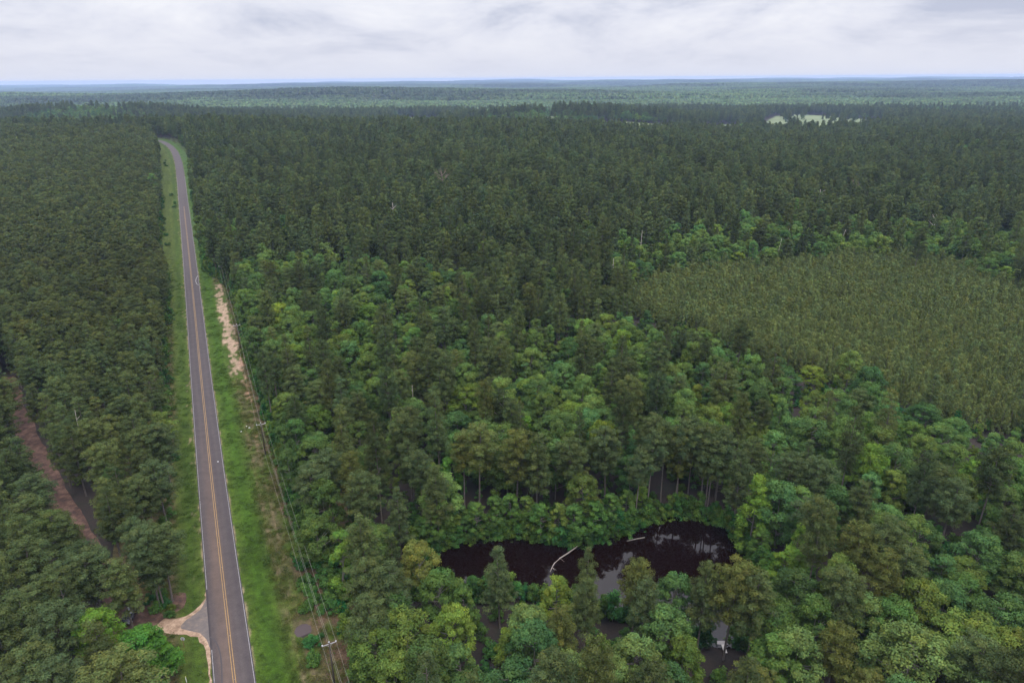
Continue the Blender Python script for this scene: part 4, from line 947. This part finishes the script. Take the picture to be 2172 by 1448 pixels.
tp = np.array([.85, .82, .9])[None] * (1 - tf_[:, None]) + np.array([1.45, 1.5, 1.25])[None] * tf_[:, None]; tp = tp * rng.uniform(.9, 1.1, (len(Pp), 1))
scatter('distant_forest', np.c_[Pp, zp], rng.integers(0, 5, len(Pp)), rng.integers(0, 4, len(Pp)) * math.pi / 2, np.ones((len(Pp), 3)), tp, far_col)

# ------------------------------------------------------------------ dead trees and bare trunks
def dead(u, v, h, label, forks=5, r0=.2, lean=(0, 0), spread=2.2, mat=None, seed=0, twigs=0):
    rr = np.random.default_rng(900 + seed); p = hit(u, v, h); e_ = empty('dead_tree', (p[0], p[1], p[2]))
    tag(e_, label, 'dead tree', 'dead trees among the living ones')
    m = MB(); n_ = 8; zs = np.linspace(0, h, n_); w_ = np.cumsum(rr.normal(0, .08, (n_, 2)), 0) + np.outer(zs, lean); w_[0] = 0
    pts = [(w_[i, 0], w_[i, 1], zs[i]) for i in range(n_)]; m.tube(pts, [r0 * (1 - .75 * z_ / h) for z_ in zs], 7); m.build('trunk', mat or M_DEAD, e_, True)
    for q in range(forks):
        z0 = h * rr.uniform(.55, .93); a = rr.uniform(0, 6.28); x0 = np.interp(z0, zs, w_[:, 0]); y0 = np.interp(z0, zs, w_[:, 1]); l = spread * rr.uniform(.5, 1.1)
        b_ = MB(); p1 = (x0 + math.cos(a) * l * .5, y0 + math.sin(a) * l * .5, z0 + l * .35); p2 = (x0 + math.cos(a) * l, y0 + math.sin(a) * l, z0 + l * rr.uniform(.5, 1.0))
        b_.tube([(x0, y0, z0), p1, p2], [r0 * .42, r0 * .3, r0 * .12], 5)
        for tq in range(twigs):
            a2 = a + rr.normal(0, .9); l2 = l * rr.uniform(.3, .7); b_.tube([p1, (p1[0] + math.cos(a2) * l2, p1[1] + math.sin(a2) * l2, p1[2] + l2 * rr.uniform(.2, .9))], [r0 * .16, r0 * .07], 4)
        b_.build('branch', mat or M_DEAD, e_)
    return e_
M_RED = bark_mat('reddish_twigs', (.16, .10, .085), (.28, .19, .16))
dead(1068, 832, 19, 'bleached forked snag with a fire-blackened fork rising from the dense pines', 3, .26, seed=1, spread=3.4)
dead(875, 816, 17, 'bare pale trunk with no limbs standing beside dark pines', 2, .17, seed=2, spread=.8)
dead(1318, 338, 24, 'pale snag on the dark pine ridge short of the far fields', 4, .5, seed=3, spread=4.5)
dead(1741, 402, 25, 'tall twin-limbed bleached snag above the bright hardwood belt', 6, .42, seed=4, spread=4.5, twigs=2)
dead(1302, 548, 23, 'slim white bare trunk at the corner of the young plantation', 4, .26, seed=5, spread=2.5)
dead(1361, 488, 23, 'tall bare grey trunk beside the young plantation corner', 2, .24, seed=6, spread=1.5)
dead(1988, 453, 20, 'forked grey snag at the edge of the bright hardwood belt', 5, .32, seed=7, spread=4, twigs=1)
dead(1782, 487, 15, 'leaning broken pale stem in the bright hardwood belt', 0, .34, lean=(.22, 0), seed=8)
dead(938, 366, 24, 'leafless reddish twiggy crown among the mid-distance dark pines', 14, .3, seed=9, spread=7, mat=M_RED, twigs=3)
dead(1165, 373, 23, 'smaller leafless reddish crown east of the other reddish one', 11, .28, seed=10, spread=5.5, mat=M_RED, twigs=3)
dead(832, 430, 22, 'short pale broken snag in the pines short of the ridge', 3, .4, seed=11, spread=2.5)
dead(1818, 382, 22, 'greyish leafless spreading crown on the dark pine slope', 12, .3, seed=12, spread=5.5, mat=M_RED, twigs=3)
dead(155, 868, 17, 'thin white dead trunk in the pines beside the dirt track', 2, .14, lean=(.04, 0), seed=13, spread=1)
dead(1675, 485, 18, 'grey bare stem among the bright hardwoods near the plantation', 2, .2, seed=14, spread=2)
dead(1650, 505, 17, 'slender leaning white stem rising over the plantation edge', 1, .2, lean=(.12, 0), seed=15, spread=1)

M_LOG = bark_mat('stained_driftwood', (.14, .11, .095), (.36, .31, .27))
# fallen logs in the pond
def log(pxs, rads, label, mat, z0=WATER_Z + .1, rise=.5):
    e_pts = [hit(u, v, WATER_Z * 0)[:3] for u, v in pxs]; m = MB(); n_ = len(e_pts)
    pts = [(p[0], p[1], z0 + rise * (1 - i / (n_ - 1))) for i, p in enumerate(e_pts)]; m.tube(pts, rads, 8)
    o_ = m.build('fallen_log', mat, None, True); tag(o_, label, 'log', 'logs lying in the pond'); return o_, pts
lo_, lp = log([(1234, 1146), (1222, 1158), (1205, 1170), (1188, 1180), (1176, 1190), (1171, 1198), (1167, 1207)], [.18, .17, .16, .14, .12, .09, .05], 'long bleached fallen trunk reaching into the dark pond', M_LOG)
m = MB(); a = Vector(lp[-2]); m.tube([a, a + Vector((.9, -.9, -.1))], [.05, .02], 4); m.tube([a, a + Vector((.5, -1.3, .2))], [.045, .015], 4); b_ = Vector(lp[3]); m.tube([b_, b_ + Vector((.9, -1.0, -.2))], [.05, .02], 4)
m.build('branch_stub', M_LOG, lo_)
log([(1368, 1135), (1350, 1138), (1330, 1142)], [.16, .15, .12], 'short brown log half sunk along the far bank of the pond', M_BARK2, rise=.1)

# ------------------------------------------------------------------ power poles and wires
POLE_H = [10.6, 10.2, 10.2, 10.2]
rd = tan[np.argmin(np.abs(CL[:, 1] - 150))]; rz_ = math.atan2(rd[1], rd[0]) - math.pi / 2
pole_xyz = []
d_line = POLES[0] - POLES[1]; P_all = list(POLES)
def pole(p, h, label, extra=False):
    z0 = terrain0(p[0], p[1]); e_ = empty('power_pole', (p[0], p[1], z0), rz_ + .02); tag(e_, label, 'power pole', 'wooden poles of the power line')
    m = MB(); m.tube([(0, 0, -.5), (0, 0, h * .5), (0, 0, h)], [.17, .14, .11], 10); m.build('shaft', M_POLE, e_, True)
    a = MB(); a.box((0, .14, h - .45), (2.5, .11, .13)); arm = a.build('cross_arm', M_GALV, e_)
    for sx_ in (-1, 1):
        b_ = MB(); b_.tube([(sx_ * .62, .17, h - .52), (0, .14, h - 1.05)], .028, 5); b_.build('brace', M_GALV, e_)
    for x_, zz in ((-1.15, h - .38), (1.15, h - .38), (0, h)):
        i_ = MB(); i_.tube([(x_, .1 if x_ else 0, zz - .02), (x_, .1 if x_ else 0, zz + .10), (x_, .1 if x_ else 0, zz + .2), (x_, .1 if x_ else 0, zz + .26)], [.05, .13, .11, .05], 8); i_.build('insulator', M_CER, e_, True)
    if extra:
        t_ = MB(); t_.tube([(.33, 0, h - 2.3), (.33, 0, h - 1.5)], .2, 10); t_.tube([(.33, 0, h - 1.5), (.33, 0, h - 1.38)], [.2, .07], 10); t_.build('transformer', M_GALV, e_, True)
    R_ = Matrix.Rotation(rz_ + .02, 3, 'Z')
    return [R_ @ Vector(v_) + Vector((p[0], p[1], z0)) for v_ in ((-1.15, .1, h - .1), (0, 0, h + .27), (1.15, .1, h - .1), (0, -.14, h - 1.7))]
att = [pole(POLES[0], 10.6, 'wooden pole with pale crossarm by the muddy puddle'), pole(POLES[1], 10.2, 'second pole along the wires, dark shaft halfway up the verge'), pole(POLES[2], 10.2, 'third pole, with added hardware, beside the bare sandy patch'), pole(POLES[3], 10.2, 'farthest pole of the line, in shade against the forest edge')]
R_ = Matrix.Rotation(rz_, 3, 'Z')
back = [v_ + Vector((POLES[0][0] - POLES[1][0], POLES[0][1] - POLES[1][1], 0)) for v_ in att[0]]
fwd = [v_ + Vector((rd[0] * 75, rd[1] * 75, 6)) for v_ in att[3]]
names = ['western outer wire strung along the crossarms', 'top wire running over the pole tops', 'eastern outer wire strung along the crossarms', 'low neutral wire strung under the crossarms']
for w_i in range(4):
    m = MB(); seq = [back] + att + [fwd]; pts = []
    for A_, B_ in zip(seq[:-1], seq[1:]):
        a, b_ = A_[w_i], B_[w_i]
        for q in range(12):
            t_ = q / 12; p = a.lerp(b_, t_); p.z -= 4 * 1.1 * t_ * (1 - t_); pts.append(p)
    pts.append(seq[-1][w_i]); m.tube(pts, .013, 4); tag(m.build('power_line', M_WIRE), names[w_i], 'wire', 'wires of the power line')

# ------------------------------------------------------------------ sign, marker, litter, studs, dock, car, boards
p = hit(391, 1372)
e_ = empty('road_sign', tuple(p), rz_ + 1.15); tag(e_, 'grey back of an octagonal sign on a rusty post by the driveway', 'sign')
m = MB(); m.box((0, 0, 1.1), (.07, .07, 2.3)); m.build('post', flat_mat('rusty_steel', (.16, .07, .05), .8), e_)
m = MB(); k = 8; prof = [(math.cos(math.pi / 8 + q * math.pi / 4) * .42, 2.0 + math.sin(math.pi / 8 + q * math.pi / 4) * .42) for q in range(8)]
m.prism(prof, .045, .053); m.build('sign_plate', flat_mat('bare_aluminium', (.55, .58, .62), .5, .3, .1), e_)
p = hit(396, 1446); e_ = empty('marker_post', tuple(p), .3); tag(e_, 'thin white marker post in the weeds below the driveway', 'marker post')
m = MB(); m.box((0, 0, .6), (.10, .05, 1.25)); m.build('post', flat_mat('white_plastic', (.75, .75, .72), .5), e_); m = MB(); m.box((0, 0, 1.29), (.13, .07, .14)); m.build('reflector', flat_mat('reflector_yellow', (.6, .55, .2), .4), e_)
M_LIT = flat_mat('white_litter', (.78, .78, .76), .6)
for (u, v, s_, lb) in ((528.5, 907, .55, 'largest white scrap of litter on the green verge'), (523, 904, .3, 'small white scrap lying just uphill of the largest litter'), (512, 915, .34, 'white scrap of litter nearer the road on the green verge')):
    p = hit(u, v); rr = np.random.default_rng(int(u)); m = MB(); n_ = 7; g = [(p[0] + math.cos(q * 6.283 / n_) * s_ * rr.uniform(.5, 1), p[1] + math.sin(q * 6.283 / n_) * s_ * .7 * rr.uniform(.5, 1), p[2] + rr.uniform(.02, .14)) for q in range(n_)]
    m.v = g + [(p[0], p[1], p[2] + .22)] + [(x, y, z_ - .08) for x, y, z_ in g]; m.f = [(q, (q + 1) % n_, n_) for q in range(n_)] + [(q, n_ + 1 + q, n_ + 1 + (q + 1) % n_, (q + 1) % n_) for q in range(n_)] + [tuple(range(2 * n_, n_, -1))]
    tag(m.build('litter_scrap', M_LIT), lb, 'litter', 'white litter scraps on the verge')
for q, (u, v) in enumerate(((470.3, 1203), (478, 1270), (487.5, 1348), (497.5, 1441), (464, 1150), (458.5, 1100))):
    p = hit(u, v); m = MB(); m.box((p[0], p[1], p[2] + .09), (.14, .12, .05), rz_, .6); tag(m.build('road_stud', M_WHT), f'{ORD[[4, 3, 2, 1, 5, 6][q] - 1] if False else ["fourth", "third", "second", "first", "fifth", "sixth"][q]} pale stud up the yellow centre line', 'road stud', 'studs between the yellow lines')
p = hit(518 - 14, 970 + 0) if False else hit(462.5, 979); m = MB(); m.box((p[0], p[1], p[2] + .1), (.35, .25, .06), .4, .7); tag(m.build('litter_scrap', M_LIT), 'white scrap lying on the asphalt of the eastern lane', 'litter', 'white litter scraps on the verge')
M_PLK = flat_mat('weathered_planks', (.52, .47, .42), .8, 0, .2)
a = hit(1539, 1386); b_ = hit(1533, 1368); c = (a + b_) / 2; dd = b_ - a; ang = math.atan2(dd[1], dd[0]) - math.pi / 2; Lw = np.hypot(dd[0], dd[1])
e_ = empty('fishing_dock', (c[0], c[1], .15), ang); tag(e_, 'small T-shaped wooden dock at the near shore of the pond', 'dock')
m = MB(); 
for q in range(12): m.box((0, -Lw / 2 + Lw * (q + .5) / 12, .1), (.62, Lw / 12 - .02, .05))
m.build('walkway', M_PLK, e_)
m = MB()
for q in range(8): m.box((-.75 + .25 * q - .2, Lw / 2 + .45, .08), (.23, .85, .05))
m.build('platform', flat_mat('grey_planks', (.30, .27, .25), .8, 0, .2), e_)
for x_, y_ in ((-.9, Lw / 2 + .1), (.75, Lw / 2 + .1), (-.9, Lw / 2 + .8), (.75, Lw / 2 + .8)):
    m = MB(); m.tube([(x_, y_, -1.9), (x_, y_, .05)], .07, 6); m.build('leg', M_BARK2, e_)
# dark parked pickup-height car under the pines
M_CAR = flat_mat('black_car_paint', (.012, .013, .017), .2); M_CAR.node_tree.nodes['Principled BSDF'].inputs['Coat Weight'].default_value = .6
M_GLS = flat_mat('dark_car_glass', (.03, .035, .045), .04); M_TYR = flat_mat('tyre_rubber', (.02, .02, .02), .9); M_CHR = flat_mat('pale_metal', (.55, .55, .58), .3, .8)
p = hit(277, 1312); e_ = empty('parked_car', (p[0], p[1], .16), math.radians(8)); tag(e_, 'black car with glinting windscreen parked under the trees by the driveway', 'car')
m = MB(); m.prism([(-2.35, .45), (-2.3, .85), (-1.2, 1.02), (2.2, 1.05), (2.35, .8), (2.35, .4), (1.9, .3), (-2.0, .3)], -.92, .92); m.build('body', M_CAR, e_)
m = MB(); m.prism([(-1.15, 1.02), (-.45, 1.62), (1.5, 1.68), (2.15, 1.05)], -.78, .78); cab = m.build('cabin', M_CAR, e_)
m = MB(); m.v = [(-.72, -1.12, 1.06), (.72, -1.12, 1.06), (.68, -.5, 1.60), (-.68, -.5, 1.60)]; m.f = [(0, 1, 2, 3)]
for v_ in list(m.v): m.v.append((v_[0], v_[1] - .03, v_[2] + .035))
m.f = [(4, 5, 6, 7), (0, 3, 2, 1), (0, 1, 5, 4), (1, 2, 6, 5), (2, 3, 7, 6), (3, 0, 4, 7)]; m.build('windscreen', M_GLS, e_)
for sx_ in (-1, 1):
    m = MB(); m.box((sx_ * .79, .45, 1.34), (.03, 1.8, .36)); m.build('side_window', M_GLS, e_)
    m = MB(); m.box((sx_ * .68, -2.34, .72), (.36, .06, .16)); m.build('headlight', M_CHR, e_)
    m = MB(); m.box((sx_ * 1.0, -.95, 1.08), (.2, .1, .14)); m.build('mirror', M_CAR, e_)
    for y_ in (-1.45, 1.45):
        m = MB(); m.tube([(sx_ * .72, y_, .34), (sx_ * .95, y_, .34)], .34, 16); wl = m.build('wheel', M_TYR, e_); m = MB(); m.tube([(sx_ * .94, y_, .34), (sx_ * .965, y_, .34)], .2, 12); m.build('rim', M_CHR, wl)
# boards and a blue sheet lying under the trees at the east
for (u, v, L_, an, mt, nm, lb) in ((2015, 1379, 1.6, .5, M_PLK, 'loose_board', 'pale board tilted under the trees, uphill one of three'), (2020, 1385, 1.5, .15, M_PLK, 'loose_board', 'pale board lying flat beside the blue sheet, middle of three'), (2012, 1396, 1.6, -.1, M_PLK, 'loose_board', 'pale board lowest down the slope of three under the trees')):
    p = hit(u, v); m = MB(); m.box((p[0], p[1], p[2] + .25), (L_, .28, .06), an, 1, .12); tag(m.build(nm, mt), lb, 'board', 'boards lying under the trees')
p = hit(1996, 1387); m = MB(); m.box((p[0], p[1], p[2] + .35), (2.2, 1.2, .05), -.4, 1, .25); m.box((p[0] + .9, p[1] + .8, p[2] + .5), (1.0, 1.0, .05), .5, 1, -.4); tag(m.build('metal_sheet', flat_mat('blue_grey_sheet', (.22, .28, .34), .45, .2)), 'bent blue-grey sheet lying in the gap under the pale trees', 'sheet')

# ------------------------------------------------------------------ haze: closed box of even air
hb = MB(); x0, x1, y0, y1, z0, z1 = -19500, 19500, -400, 18800, -60, 112
hb.v = [(x0, y0, z0), (x1, y0, z0), (x1, y1, z0), (x0, y1, z0), (x0, y0, z1), (x1, y0, z1), (x1, y1, z1), (x0, y1, z1)]
hb.f = [(0, 3, 2, 1), (4, 5, 6, 7), (0, 1, 5, 4), (1, 2, 6, 5), (2, 3, 7, 6), (3, 0, 4, 7)]
mh = bpy.data.materials.new('hazy_air'); mh.use_nodes = True; t = mh.node_tree; t.nodes.remove(t.nodes['Principled BSDF'])
pv = t.nodes.new('ShaderNodeVolumePrincipled'); pv.inputs['Color'].default_value = (.46, .60, .90, 1); pv.inputs['Density'].default_value = 6.2e-5; pv.inputs['Anisotropy'].default_value = .0
t.links.new(pv.outputs[0], t.nodes['Material Output'].inputs['Volume'])
hz_ = hb.build('haze', mh); hz_['kind'] = 'stuff'
print('done', round(time.time() - T0, 1), len(COL.objects))
